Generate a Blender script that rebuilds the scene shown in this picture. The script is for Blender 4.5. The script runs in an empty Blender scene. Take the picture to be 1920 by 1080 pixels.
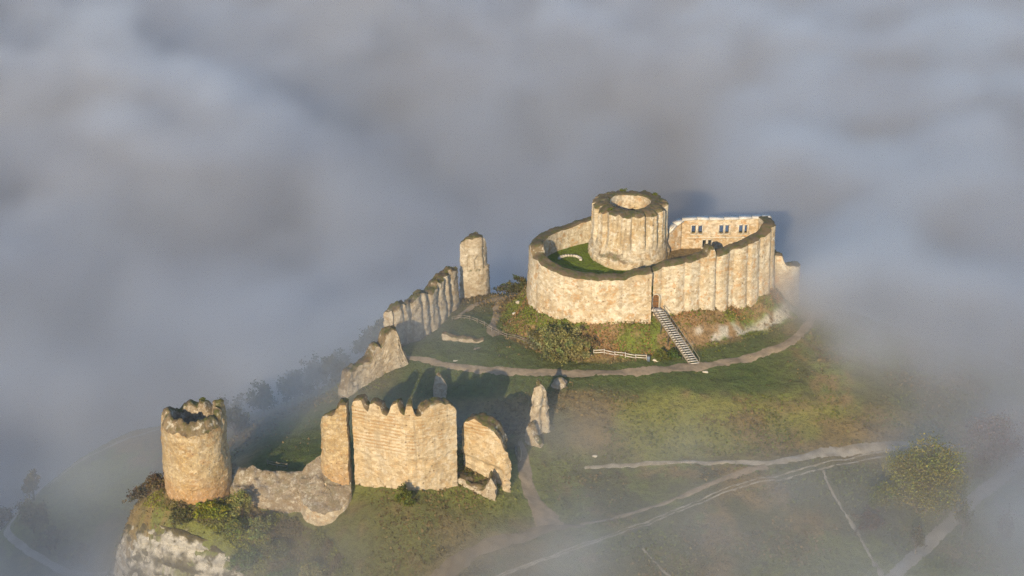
import bpy, math, random
import numpy as np
from mathutils import Vector
random.seed(7)
RNG = np.random.default_rng(7)
S = bpy.context.scene
C = S.collection
R = math.radians

# ------------------------------------------------------------------ camera, world, sun, exposure
cam = bpy.data.objects.new('camera', bpy.data.cameras.new('camera'))
C.objects.link(cam)
S.camera = cam
cam.data.sensor_width = 36.0
cam.data.lens = 57.1
cam.data.clip_start = 1.0
cam.data.clip_end = 9000.0
cam.location = (0, 0, 150)
cam.rotation_euler = (R(90 - 24.5), 0, 0)

SUN_EL, SUN_AZ = 20.5, 14.0          # light travels towards +Y, swung 14 degrees to +X
w = bpy.data.worlds.new('World')
S.world = w
w.use_nodes = True
wn = w.node_tree
sky = wn.nodes.new('ShaderNodeTexSky')
sky.sky_type = 'NISHITA'
sky.sun_disc = False
sky.sun_elevation = R(SUN_EL)
sky.sun_rotation = R(180 + SUN_AZ)
sky.air_density = 1.0
sky.dust_density = 0.3
sky.ozone_density = 2.0
wn.links.new(sky.outputs[0], wn.nodes['Background'].inputs[0])
wn.nodes['Background'].inputs[1].default_value = 0.15
sun = bpy.data.objects.new('sun', bpy.data.lights.new('sun', 'SUN'))
C.objects.link(sun)
sun.data.energy = 4.3
sun.data.angle = R(0.5)
sun.data.color = (1.0, 0.78, 0.48)
sun.rotation_euler = (R(90 - SUN_EL), 0, R(-SUN_AZ))
vs = S.view_settings
vs.view_transform = 'Standard'
vs.look = 'None'
vs.exposure = 0.45
vs.gamma = 1.0
vs.use_curve_mapping = False
cy = S.cycles
cy.use_denoising = True
cy.denoising_prefilter = 'NONE'
cy.max_bounces = 4
cy.diffuse_bounces = 1
cy.use_adaptive_sampling = True
cy.adaptive_threshold = 0.02
cy.glossy_bounces = 1
cy.volume_bounces = 2
cy.transparent_max_bounces = 4
cy.volume_step_rate = 3.5
cy.volume_max_steps = 192


# ------------------------------------------------------------------ noise and mesh helpers
def _hash(ix, iy, iz, seed):
    n = (ix.astype(np.int64) * 73856093) ^ (iy.astype(np.int64) * 19349663) ^ (iz.astype(np.int64) * 83492791) ^ (seed * 2654435761)
    n = (n ^ (n >> 13)) * 1274126177
    n = n & 0x7fffffff
    n = (n ^ (n >> 16)) & 0xffff
    return n / 32767.5 - 1.0


def vnoise(p, scale=1.0, seed=0):
    p = np.asarray(p, float) * scale
    if p.shape[-1] == 2:
        p = np.concatenate([p, np.zeros(p.shape[:-1] + (1,))], -1)
    i = np.floor(p).astype(np.int64)
    f = p - i
    f = f * f * f * (f * (f * 6 - 15) + 10)
    r = 0
    for a in (0, 1):
        wa = f[..., 0] if a else 1 - f[..., 0]
        for b in (0, 1):
            wb = f[..., 1] if b else 1 - f[..., 1]
            for c in (0, 1):
                wc = f[..., 2] if c else 1 - f[..., 2]
                r = r + wa * wb * wc * _hash(i[..., 0] + a, i[..., 1] + b, i[..., 2] + c, seed)
    return r


def fbm(p, scale=1.0, oct=4, seed=0, gain=0.5):
    r, a, t = 0, 1.0, 0.0
    for k in range(oct):
        r = r + a * vnoise(p, scale * 2 ** k, seed + 17 * k)
        t += a
        a *= gain
    return r / t * 1.6


def smooth(a, b, x):
    t = np.clip((x - a) / (b - a), 0, 1)
    return t * t * (3 - 2 * t)


def mesh_np(name, V, F, mat=None, parent=None, smooth_shade=True, attrs=None):
    V = np.asarray(V, np.float32).reshape(-1, 3)
    me = bpy.data.meshes.new(name)
    if isinstance(F, np.ndarray):
        n, k = F.shape
        me.vertices.add(len(V))
        me.vertices.foreach_set('co', V.ravel())
        me.loops.add(n * k)
        me.loops.foreach_set('vertex_index', F.astype(np.int32).ravel())
        me.polygons.add(n)
        me.polygons.foreach_set('loop_start', np.arange(0, n * k, k, dtype=np.int32))
        me.polygons.foreach_set('loop_total', np.full(n, k, np.int32))
        me.update(calc_edges=True)
    else:
        me.from_pydata(V.tolist(), [], F)
    if attrs:
        for an, (kind, data) in attrs.items():
            at = me.attributes.new(an, kind, 'POINT')
            if kind == 'FLOAT_COLOR':
                at.data.foreach_set('color', np.asarray(data, np.float32).ravel())
            elif kind == 'FLOAT_VECTOR':
                at.data.foreach_set('vector', np.asarray(data, np.float32).ravel())
            else:
                at.data.foreach_set('value', np.asarray(data, np.float32).ravel())
    if smooth_shade:
        me.polygons.foreach_set('use_smooth', np.ones(len(me.polygons), bool))
    me.validate()
    o = bpy.data.objects.new(name, me)
    C.objects.link(o)
    if mat:
        me.materials.append(mat)
    if parent:
        o.parent = parent
        o.matrix_parent_inverse = parent.matrix_world.inverted() if False else o.matrix_parent_inverse
        o.location = (-parent.location[0], -parent.location[1], -parent.location[2])
    return o


def tag(o, label=None, cat=None, group=None, kind=None):
    if label:
        o['label'] = label
    if cat:
        o['category'] = cat
    if group:
        o['group'] = group
    if kind:
        o['kind'] = kind
    return o


def thing(name, loc, label, cat, group=None):
    e = bpy.data.objects.new(name, None)
    e.empty_display_size = 0.5
    e.location = loc
    C.objects.link(e)
    return tag(e, label, cat, group)


class MB:
    """collects vertices, faces and a per-vertex wall coordinate"""
    def __init__(s):
        s.V, s.F, s.U, s.n = [], [], [], 0

    def grid(s, P, uv=None, flip=False):
        nu, nv = P.shape[:2]
        s.V.append(P.reshape(-1, 3))
        s.U.append((P if uv is None else uv).reshape(-1, 3))
        i = np.arange(nu * nv).reshape(nu, nv) + s.n
        f = np.stack([i[:-1, :-1], i[1:, :-1], i[1:, 1:], i[:-1, 1:]], -1).reshape(-1, 4)
        s.F.append(f[:, ::-1] if flip else f)
        s.n += nu * nv

    def box(s, c, half, ax=None):
        """box at c with half sizes along the three axes ax (rows)"""
        ax = np.eye(3) if ax is None else np.asarray(ax, float)
        k = np.array([[-1, -1, -1], [1, -1, -1], [1, 1, -1], [-1, 1, -1], [-1, -1, 1], [1, -1, 1], [1, 1, 1], [-1, 1, 1]], float)
        v = np.asarray(c, float) + (k * np.asarray(half)) @ ax
        s.V.append(v)
        s.U.append(v)
        s.F.append(np.array([[0, 3, 2, 1], [4, 5, 6, 7], [0, 1, 5, 4], [1, 2, 6, 5], [2, 3, 7, 6], [3, 0, 4, 7]]) + s.n)
        s.n += 8

    def bar(s, a, b, wd, ht):
        a, b = np.asarray(a, float), np.asarray(b, float)
        d = b - a
        L = np.linalg.norm(d)
        d /= L
        up = np.array([0, 0, 1.0]) if abs(d[2]) < 0.95 else np.array([1.0, 0, 0])
        sx = np.cross(d, up)
        sx /= np.linalg.norm(sx)
        s.box((a + b) / 2, (L / 2, wd / 2, ht / 2), [d, sx, np.cross(sx, d)])

    def tube(s, pts, rad, n=6):
        pts = np.asarray(pts, float)
        rad = np.broadcast_to(rad, (len(pts),))
        t = np.gradient(pts, axis=0)
        t /= np.linalg.norm(t, axis=1)[:, None] + 1e-9
        ref = np.where(np.abs(t[:, 2:3]) > 0.9, [[1.0, 0, 0]], [[0, 0, 1.0]])
        a = np.cross(t, ref)
        a /= np.linalg.norm(a, axis=1)[:, None] + 1e-9
        b = np.cross(t, a)
        th = np.linspace(0, 2 * np.pi, n + 1)
        P = pts[:, None] + rad[:, None, None] * (np.cos(th)[None, :, None] * a[:, None] + np.sin(th)[None, :, None] * b[:, None])
        s.grid(P)

    def build(s, name, mat, parent=None, smooth_shade=True):
        V, F, U = np.concatenate(s.V), np.concatenate(s.F), np.concatenate(s.U)
        return mesh_np(name, V, F, mat, parent, smooth_shade, {'wall_uv': ('FLOAT_VECTOR', U)})


# ------------------------------------------------------------------ materials
class NT:
    def __init__(s, name):
        s.m = bpy.data.materials.new(name)
        s.m.use_nodes = True
        s.t = s.m.node_tree
        s.b = s.t.nodes['Principled BSDF']
        s.b.inputs['Roughness'].default_value = 0.95
        s.b.inputs['Specular IOR Level'].default_value = 0.15

    def put(s, sock, v):
        if isinstance(v, bpy.types.NodeSocket):
            s.t.links.new(v, sock)
        elif isinstance(v, (tuple, list)) and len(v) == 3 and sock.type == 'RGBA':
            sock.default_value = (*v, 1)
        else:
            sock.default_value = v

    def n(s, typ, out=0, **kw):
        nd = s.t.nodes.new('ShaderNode' + typ)
        for k, v in kw.items():
            if k[0] == '_':
                setattr(nd, k[1:], v)
            else:
                s.put(nd.inputs[int(k[1:]) if k[0] == 'i' and k[1:].isdigit() else k.replace('__', ' ')], v)
        return nd.outputs[out]

    def math(s, op, a, b=0.0, clamp=False):
        return s.n('Math', _operation=op, _use_clamp=clamp, i0=a, i1=b)

    def mix(s, f, a, b, mode='MIX'):
        return s.n('Mix', out=2, _data_type='RGBA', _blend_type=mode, i0=f, i6=a, i7=b)

    def ramp(s, v, a, b):
        return s.n('MapRange', _interpolation_type='SMOOTHSTEP', Value=v, From__Min=a, From__Max=b)

    def noise(s, vec, scale, detail=4.0, rough=0.55):
        return s.n('TexNoise', Vector=vec, Scale=scale, Detail=detail, Roughness=rough)

    def attr(s, name, out=1):
        return s.n('Attribute', out=out, _attribute_name=name)

    def scale(s, v, x, y, z):
        return s.n('VectorMath', _operation='MULTIPLY', i0=v, i1=(x, y, z))

    def bump(s, h, dist=0.1, strength=1.0):
        s.t.links.new(s.n('Bump', Height=h, Distance=dist, Strength=strength), s.b.inputs['Normal'])


def stone(name, pale, warm, stain, stain_amt=0.5, course=0.35, course_amt=0.25, stripes=0.0, rubble=0.0, orange_base=None, streak=0.35, moss=0.75, bump=0.12, white=.6):
    t = NT(name)
    P = t.n('NewGeometry', out=0)
    N = t.n('NewGeometry', out=1)
    U = t.attr('wall_uv')
    big = t.noise(P, 0.16, 4, .6)
    mid = t.noise(P, 0.7, 5, .65)
    fine = t.noise(P, 3.2, 4, .7)
    col = t.mix(t.ramp(big, .42, .58), pale, warm)
    blk = t.n('SeparateColor', out=0, Color=t.n('TexVoronoi', out=1, Vector=t.scale(U, 1, 1.8, 1), Scale=1.25))
    col = t.mix(t.math('MULTIPLY', blk, .6), col, t.mix(.8, col, (.19, .125, .06)))
    col = t.mix(t.math('MULTIPLY', t.ramp(t.noise(P, .95, 5, .7), .53, .60), white), col, (.69, .65, .56))
    col = t.mix(t.math('MULTIPLY', t.ramp(mid, .54, .62), stain_amt), col, stain)
    # courses of squared stone
    bk = t.n('TexBrick', out=0, Vector=U, Color1=(1, 1, 1), Color2=(.72, .70, .66), Mortar=(.45, .42, .38), Scale=1.0, Mortar__Size=.03, Bias=-.2, Brick__Width=course * 1.9, Row__Height=course)
    col = t.mix(course_amt, col, bk, 'MULTIPLY')
    if stripes:
        sz = t.n('SeparateXYZ', out=1, Vector=U)
        ph = t.math('ADD', t.math('MULTIPLY', sz, 2 * math.pi / 0.66), t.math('MULTIPLY', mid, .45))
        s1 = t.math('MULTIPLY', t.ramp(t.math('SINE', ph), -.1, .5), t.ramp(t.noise(P, .22, 3), .44, .56))
        band = t.math('MULTIPLY', t.ramp(sz, 5.0, 7.5), t.math('SUBTRACT', 1.0, t.ramp(sz, 13.0, 15.5)))
        col = t.mix(t.math('MULTIPLY', t.math('MULTIPLY', s1, band), stripes), col, (.33, .20, .085))
    if orange_base:
        z = t.n('SeparateXYZ', out=2, Vector=P)
        zz = t.math('ADD', z, t.math('MULTIPLY', t.math('SUBTRACT', t.noise(P, .35, 4), .5), 7))
        col = t.mix(t.math('MULTIPLY', t.math('SUBTRACT', 1.0, t.ramp(zz, orange_base[0], orange_base[1])), .75), col, (.47, .235, .09))
    # grey weathering running down from the top
    st = t.ramp(t.noise(t.scale(P, 1.1, 1.1, .08), 1.0, 4, .6), .52, .64)
    col = t.mix(t.math('MULTIPLY', st, streak), col, (.24, .20, .145))
    # pits and missing stones
    vo = t.n('TexVoronoi', out=0, Vector=P, Scale=1.05 if not rubble else 1.7)
    pit = t.math('MULTIPLY', t.math('SUBTRACT', 1.0, t.ramp(vo, .05, .24)), t.ramp(t.noise(P, .5, 3), .44, .58))
    col = t.mix(t.math('MULTIPLY', pit, .75 + .15 * rubble), col, (.13, .085, .045))
    if rubble:
        v2 = t.n('TexVoronoi', out=1, Vector=P, Scale=2.6)
        g = t.n('SeparateColor', out=0, Color=v2)
        col = t.mix(t.math('MULTIPLY', g, .55 * rubble), col, (.20, .15, .095))
        col = t.mix(t.math('MULTIPLY', t.ramp(fine, .55, .7), .5 * rubble), col, (.60, .56, .48))
    col = t.mix(t.math('MULTIPLY', t.math('SUBTRACT', fine, .5), .9), col, (1, 1, 1), 'OVERLAY')
    # lichen and moss where the face looks up
    up = t.n('SeparateXYZ', out=2, Vector=N)
    ms = t.math('MULTIPLY', t.ramp(t.math('ADD', up, t.math('MULTIPLY', t.math('SUBTRACT', mid, .5), .9)), .35, .75), moss)
    mcol = t.mix(t.ramp(t.noise(P, .9, 3), .42, .62), (.115, .085, .05), (.075, .08, .024))
    col = t.mix(ms, col, mcol)
    t.put(t.b.inputs['Base Color'], col)
    h = t.math('ADD', t.math('MULTIPLY', fine, .6), t.math('ADD', t.math('MULTIPLY', mid, 1.0), t.math('MULTIPLY', pit, -.8)))
    t.bump(h, bump * (1 + rubble), .9)
    return t.m


def plain(name, a, b=None, scale=1.0, rough=0.9, bump=0.0):
    t = NT(name)
    P = t.n('NewGeometry', out=0)
    nz = t.noise(P, scale, 5, .65)
    b = b or tuple(x * .6 for x in a)
    t.put(t.b.inputs['Base Color'], t.mix(t.ramp(nz, .35, .65), a, b))
    t.b.inputs['Roughness'].default_value = rough
    if bump:
        t.bump(nz, bump)
    return t.m


def leafy(name):
    t = NT(name)
    c = t.attr('tint', 0)
    t.put(t.b.inputs['Base Color'], c)
    t.b.inputs['Roughness'].default_value = 0.75
    tr = t.t.nodes.new('ShaderNodeBsdfTranslucent')
    t.t.links.new(c, tr.inputs[0])
    mx = t.t.nodes.new('ShaderNodeMixShader')
    mx.inputs[0].default_value = .25
    out = t.t.nodes['Material Output']
    t.t.links.new(t.b.outputs[0], mx.inputs[1])
    t.t.links.new(tr.outputs[0], mx.inputs[2])
    t.t.links.new(mx.outputs[0], out.inputs[0])
    return t.m


M = {}
M['keep'] = stone('keep limestone', (.60, .53, .40), (.50, .41, .27), (.36, .23, .10), .6, .38, .25, streak=.55)
M['curtain'] = stone('curtain limestone', (.62, .55, .42), (.53, .43, .29), (.44, .25, .10), .65, .36, .32, streak=.35)
M['palace'] = stone('palace limestone', (.62, .53, .40), (.55, .42, .27), (.47, .25, .09), .6, .32, .25, streak=.15)
M['tower'] = stone('flint rubble', (.54, .43, .26), (.47, .34, .17), (.38, .21, .08), .5, .3, .1, rubble=.8, orange_base=(-4, 5), streak=.3, white=.28)
M['striped'] = stone('banded curtain stone', (.58, .49, .35), (.52, .41, .26), (.46, .30, .14), .4, .39, .3, stripes=.75, streak=.35, white=.3)
M['rubble'] = stone('rubble core', (.40, .35, .28), (.31, .26, .19), (.24, .17, .10), .5, .3, .1, rubble=.9, streak=.25, moss=.3)
M['ruin'] = stone('weathered ruin stone', (.50, .46, .38), (.43, .37, .28), (.30, .23, .15), .4, .4, .2, rubble=.25, streak=.6, white=.35)
M['top'] = stone('mossy wall top', (.25, .20, .13), (.19, .15, .09), (.13, .09, .05), .5, .3, .0, rubble=.4, moss=.9, streak=.0)
M['coping'] = plain('pale coping stone', (.66, .64, .60), (.5, .47, .42), .8, .9, .05)
M['frame'] = plain('dressed window stone', (.62, .57, .47), (.5, .44, .34), 1.5)
M['door'] = plain('brown door wood', (.20, .10, .04), (.12, .06, .025), 3.0)
M['wood'] = plain('silvered wood', (.30, .265, .22), (.20, .175, .14), 2.0)
M['tread'] = plain('pale stair treads', (.66, .63, .58), (.52, .48, .42), 1.0)
M['dark_metal'] = plain('dark steel', (.10, .09, .08), (.07, .06, .05), 2.0, .6)
M['panel'] = plain('blue grey panel', (.16, .20, .26), (.12, .15, .2), 1.0, .5)
M['dirt'] = plain('trodden chalky dirt', (.32, .255, .18), (.22, .175, .12), .55, .95, .08)
M['mud'] = plain('damp earth', (.19, .155, .105), (.13, .105, .07), .4, .95, .08)
M['chalkpath'] = plain('worn chalk', (.40, .36, .29), (.25, .21, .15), .5, .95, .05)
M['chalk'] = plain('chalk rock', (.64, .60, .52), (.42, .37, .29), .5, .95, .25)
M['track'] = plain('lane surface', (.38, .355, .31), (.29, .265, .225), .4, .95, .03)
M['bark'] = plain('bark', (.13, .10, .07), (.08, .06, .045), 2.0)
M['palebark'] = plain('pale twigs', (.25, .205, .155), (.18, .14, .105), 2.0)
M['leaf'] = leafy('foliage')

# ------------------------------------------------------------------ plan of the place (metres)
KEEP = (25.0, 320.0)
BAILEY = [(30, 331), (22, 331), (14, 328.5), (8.5, 324), (5, 318.5), (3.6, 312.5), (4.9, 306.7), (9, 302.4), (14, 300.4), (20.5, 299.8), (28.2, 300.6),
          (31.0, 302.6), (35, 304.0), (40, 306.2), (45, 308.8), (50, 312.0), (54.3, 315.8), (56, 320), (55, 324), (49, 327), (40, 330)]


def spline(pts, ds, closed=False):
    p = np.asarray(pts, float)
    q = np.vstack([p[-1], p, p[0], p[1]]) if closed else np.vstack([2 * p[0] - p[1], p, 2 * p[-1] - p[-2]])
    out = []
    for k in range(1, len(q) - 2):
        t = np.linspace(0, 1, 24, endpoint=False)[:, None]
        a, b, c, d = q[k - 1], q[k], q[k + 1], q[k + 2]
        out.append(.5 * (2 * b + (c - a) * t + (2 * a - 5 * b + 4 * c - d) * t ** 2 + (3 * b - a - 3 * c + d) * t ** 3))
    out = np.vstack(out + [p[0:1] if closed else p[-1:]])
    return resample(out, ds)


def resample(p, ds):
    p = np.asarray(p, float)
    s = np.r_[0, np.cumsum(np.linalg.norm(np.diff(p, axis=0), axis=1))]
    n = max(2, int(round(s[-1] / ds)) + 1)
    u = np.linspace(0, s[-1], n)
    return np.stack([np.interp(u, s, p[:, k]) for k in range(p.shape[1])], -1)


def dist_poly(X, Y, poly):
    """signed distance to a closed polygon, negative inside"""
    p = np.asarray(poly, float)
    d = np.full(X.shape, 1e9)
    ins = np.zeros(X.shape, bool)
    for a, b in zip(p, np.roll(p, -1, 0)):
        e = b - a
        t = np.clip(((X - a[0]) * e[0] + (Y - a[1]) * e[1]) / (e @ e + 1e-12), 0, 1)
        d = np.minimum(d, np.hypot(X - a[0] - t * e[0], Y - a[1] - t * e[1]))
        c = ((a[1] > Y) != (b[1] > Y)) & (X < (b[0] - a[0]) * (Y - a[1]) / (b[1] - a[1] + 1e-12) + a[0])
        ins ^= c
    return np.where(ins, -d, d)


CTRL = np.array([
    (-29, 295.6, -1), (-11, 290, 0), (0, 290, 0), (8.5, 288.5, 0), (21, 288.5, 0), (37, 291.5, 0), (48, 295, 0), (58, 300, 0), (64, 308, 0), (67, 317, -.5),
    (-20, 303, -1), (-12, 312, 0), (-8, 324, 0), (0, 310, 0), (0, 324, 0), (25, 310, 1), (45, 315, 1), (25, 330, 1), (50, 326, 0),
    (-14, 330, -4), (-24, 318, -8), (-28, 308, -6), (2, 338, -8), (25, 345, -10), (50, 342, -8), (66, 332, -5), (78, 318, -3),
    (-33, 292, -4), (-40, 300, -12), (-50, 312, -20), (-60, 322, -30), (-80, 312, -26), (-92, 301, -28), (-101, 290, -31), (-102, 276, -31), (-83, 261, -30), (-95, 255, -36),
    (-120, 290, -45), (-130, 250, -55), (-110, 330, -50), (-70, 350, -55), (-30, 350, -40), (10, 370, -45), (50, 370, -40), (90, 350, -28), (110, 330, -18), (130, 300, -14), (100, 300, -7), (88, 290, -5),
    (-46, 262, -4), (-38, 270, -4), (-36, 282, -5), (-25, 262, -3), (-20, 275, -4), (-12, 283, -3), (-5, 272, -5), (0, 264, -4.5), (-48, 252, -3), (-30, 252, -1), (-14, 256, -1), (-3, 254, -2.5),
    (-55, 247, -1), (-55, 241, -1.8), (-61, 247, -2), (-51, 251, -2), (-64, 252, -5), (-70, 258, -14), (-62, 262, -13), (-75, 275, -25), (-68, 247, -4.5), (-62, 242.5, -3.2), (-57, 239.8, -3.0), (-51, 237.6, -4.5), (-46, 236, -8), (-75, 250, -27), (-72, 240, -27), (-65, 234, -23), (-55, 229, -21), (-56, 275, -12), (-52, 290, -12), (-66, 290, -22),
    (-45, 245, -5), (-38, 243.5, -6.5), (-30, 240, -7), (-24, 243, -3.0), (-17, 241, -2), (-9, 247, -2.5), (-3, 244.5, -5), (-20, 235, -7.5), (-10, 233, -9), (-33, 233, -11), (-42, 236, -11), (-48, 240, -6),
    (3, 259, -4.5), (3, 253, -6), (6, 247, -7), (9, 244, -8), (-6, 238, -8.5), (10, 270, -3), (10, 278, -1), (20, 279, -1.2), (20, 270, -4), (35, 281, -1.2), (40, 272, -4), (55, 284, -1.2), (60, 276, -4),
    (75, 285, -2.5), (13, 261.3, -6), (29, 263, -6), (48, 263, -6), (58, 266, -6), (73, 270, -6), (-3.6, 231, -9), (18, 242.5, -8), (38, 254, -7), (58, 263, -6.6), (73, 268, -6.6), (30, 240, -9), (45, 245, -9), (60, 250, -8.5),
    (66, 232, -10), (82, 252.6, -10), (99, 271.6, -10), (75, 240, -10.5), (95, 255, -11.5), (120, 280, -11), (30, 225, -11), (0, 215, -12), (60, 215, -12), (100, 225, -14), (-30, 215, -18), (-50, 222, -22), (-85, 240, -34),
    (0, 170, -18), (60, 170, -16), (-60, 170, -38), (130, 200, -18), (-120, 200, -58), (0, 100, -16), (80, 100, -12), (-80, 100, -44), (160, 260, -18),
], float)


def tps_fit(P):
    X = P[:, :2] / 100.0
    d = np.linalg.norm(X[:, None] - X[None], axis=2)
    K = np.where(d > 0, d * d * np.log(d + 1e-12), 0) + np.eye(len(X)) * 2e-3
    A = np.c_[np.ones(len(X)), X]
    n = len(X)
    L = np.zeros((n + 3, n + 3))
    L[:n, :n], L[:n, n:], L[n:, :n] = K, A, A.T
    return np.linalg.solve(L, np.r_[P[:, 2], 0, 0, 0])


TPS = tps_fit(CTRL)


def tps(x, y):
    X = np.stack([x.ravel(), y.ravel()], -1) / 100.0
    Q = CTRL[:, :2] / 100.0
    out = np.empty(len(X))
    for k in range(0, len(X), 20000):
        d = np.linalg.norm(X[k:k + 20000, None] - Q[None], axis=2)
        out[k:k + 20000] = np.where(d > 0, d * d * np.log(d + 1e-12), 0) @ TPS[:-3] + TPS[-3] + X[k:k + 20000] @ TPS[-2:]
    return out.reshape(x.shape)


BSP = spline(BAILEY, 1.0, True)
CLIFF = [(-71, 249), (-68, 245.6), (-62, 241.0), (-57, 238.6), (-52, 236.6), (-47, 234.2), (-41, 230.0), (-34, 224)]   # brow of the chalk cliff


def height(x, y):
    z = tps(x, y)
    # leave the thin plate behind and pass to the valley floor and the plateau
    r = np.hypot((x - 10) / 150.0, (y - 270) / 125.0)
    k = smooth(.72, 1.25, r)
    valley = -92 + 6 * fbm(np.stack([x, y], -1), .004, 3, 5)
    plateau = -14 - 30 * smooth(-20, -140, x) - 40 * smooth(-140, -260, x)
    far = np.where(y < 240, plateau + (valley - plateau) * smooth(200, 330, y + .25 * np.abs(x - 60)), valley)
    far = far + smooth(170, 330, x) * smooth(420, 200, y) * 22
    # the wooded plateau behind and left of the viewpoint, which keeps the sun off the valley side
    crest = np.interp(x, [-420, -260, -175, -125, -100, -70, -20, 60], [150, 135, 112, 96, 82, 40, 0, -10]) + 5 * fbm(np.stack([x, y], -1), .02, 3, 6)
    far = np.maximum(far, far + (crest - far) * smooth(130, -60, y))
    z = z * (1 - k) + far * k
    # the mound under the inner bailey
    d = dist_poly(x, y, BSP[::2])
    nz = fbm(np.stack([x, y], -1), .16, 3, 9)
    lip = 5.2 + .8 * smooth(26, 12, x)
    steep = 1 - smooth(-.6, 6.6 + 1.2 * nz, d)
    z = np.maximum(z, z + (lip + .5 * nz) * steep)
    z = np.where(d < -1.3, 12.5 + .12 * nz, z)
    # chalk cliff: drop sharply outside the brow
    cp = np.array(CLIFF)
    dc = dist_poly(x, y, np.vstack([cp, [(-34, 262), (-66, 262)]]))
    face = smooth(0, 7, dc) * smooth(-30, -44, x) * smooth(254, 247, y)
    z = z - face * 4.0
    # small relief
    p2 = np.stack([x, y], -1)
    z = z + np.where(d < -.5, 0, .45 * fbm(p2, .12, 4, 3) + .16 * fbm(p2, .7, 3, 4))
    return z


# ------------------------------------------------------------------ the ground: one sheet, fine near the castle
def axis(lo, hi, a, b, step):
    core = np.arange(a, b + step, step)
    def out(s, e):
        r, st = [], step
        x = s
        sg = 1 if e > s else -1
        while sg * (e - x) > 0:
            st *= 1.22
            x += sg * st
            r.append(x)
        return r
    return np.array(sorted(out(a, lo)) + list(core) + out(b, hi))


GX = axis(-3500, 3500, -112, 122, .55)
GY = axis(-2500, 5000, 214, 345, .55)
gx, gy = np.meshgrid(GX, GY, indexing='ij')
GZ = height(gx, gy)


def ground(x, y):
    """height of the sheet itself at x, y"""
    x, y = np.asarray(x, float), np.asarray(y, float)
    i = np.clip(np.searchsorted(GX, x) - 1, 0, len(GX) - 2)
    j = np.clip(np.searchsorted(GY, y) - 1, 0, len(GY) - 2)
    u = (x - GX[i]) / (GX[i + 1] - GX[i])
    v = (y - GY[j]) / (GY[j + 1] - GY[j])
    return (GZ[i, j] * (1 - u) + GZ[i + 1, j] * u) * (1 - v) + (GZ[i, j + 1] * (1 - u) + GZ[i + 1, j + 1] * u) * v


def mixc(a, b, t):
    return a + (b - a) * t[..., None]


def ground_colour():
    p = np.stack([gx, gy], -1)
    n1, n2, n3 = fbm(p, .035, 4, 21), fbm(p, .11, 4, 22), fbm(p, .5, 3, 23)
    grass = np.array([.052, .074, .022])
    dry = np.array([.165, .120, .052])
    scrub = np.array([.085, .082, .034])
    olive = np.array([.115, .125, .035])
    chalk = np.array([.60, .56, .48])
    c = np.broadcast_to(scrub, gx.shape + (3,)).copy()
    c = mixc(c, dry, smooth(-.05, .5, n2))
    c = mixc(c, olive, smooth(.0, .5, n1 + .4 * n3))
    # mown plateau and lawn round the path, the court inside the bailey
    d = dist_poly(gx, gy, BSP[::2])
    lawn = smooth(281, 284, gy + 1.2 * n2) * smooth(318, 312, gy) * smooth(-26, -20, gx) * smooth(62, 50, gx)
    lawn = np.maximum(lawn, smooth(250, 256, gy) * smooth(286, 280, gy) * smooth(-50, -46, gx) * smooth(-14, -22, gx))
    c = mixc(c, grass, lawn * (.85 + .15 * n2))
    mound = smooth(8.0, 5.5, d) * (d > -1)
    mc = mixc(np.broadcast_to(np.array([.19, .125, .062]), c.shape), np.array([.10, .125, .022]), smooth(-.1, .25, n2 + .6 * n3))
    c = mixc(c, mc, mound)
    c = mixc(c, mixc(np.broadcast_to(np.array([.085, .122, .012]), c.shape), np.array([.15, .11, .055]), smooth(29, 33, gx + n3)), (d < -1).astype(float))
    fore = smooth(247, 243, gy + n2) * smooth(-38, -30, gx) * smooth(16, 4, gx)
    c = mixc(c, mixc(np.broadcast_to(np.array([.105, .085, .042]), c.shape), np.array([.075, .078, .030]), smooth(-.3, .3, n2 + .5 * n3)), fore * .9)
    # slopes east of the path: dry bracken
    sl = smooth(282, 278, gy) * smooth(262, 268, gy) * smooth(8, 14, gx)
    c = mixc(c, mixc(np.broadcast_to(np.array([.165, .120, .052]), c.shape), np.array([.165, .160, .040]), smooth(-.25, .4, n1 * .7 + n2 * .6)), sl * .9)
    # bare chalk: the steep bank right of the stair and the cliff under the round tower
    sx = np.gradient(GZ, GX, axis=0)
    sy = np.gradient(GZ, GY, axis=1)
    slope = np.hypot(sx, sy)
    bank = smooth(3.2, 4.4, d + .5 * n3) * smooth(6.6, 5.4, d + .5 * n3) * smooth(34, 38, gx) * smooth(.15, .45, slope) * smooth(-.5, .0, n3 + n2) * (gy < 318)
    dc = dist_poly(gx, gy, np.vstack([np.array(CLIFF), [(-34, 262), (-66, 262)]]))
    cl = smooth(.0, .7, dc + 1.6 * fbm(np.stack([gx, gy, GZ], -1), .3, 4, 46) - .5) * smooth(5.5, 3.0, dc - .8 * n2) * smooth(-37, -41, gx) * smooth(251, 247, gy)
    p3 = np.stack([gx, gy, GZ * .8], -1)
    strata = .5 + .5 * np.sin(GZ * 2.6 + 2.5 * fbm(p3, .12, 3, 45))
    scrubby = smooth(.12, .3, fbm(p3, .42, 4, 44) - .16 + .055 * dc + .10 * strata)
    c = mixc(c, chalk * .6, bank * .9)
    c = mixc(c, chalk * .55, cl * (1 - .85 * scrubby))
    c = c * 1.65
    far = smooth(1.2, 1.6, np.hypot((gx - 10) / 150.0, (gy - 270) / 125.0))
    c = mixc(c, np.array([.06, .075, .03]), far)
    return np.clip(np.concatenate([c, np.ones(c.shape[:2] + (1,))], -1), 0.005, 1)


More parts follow.
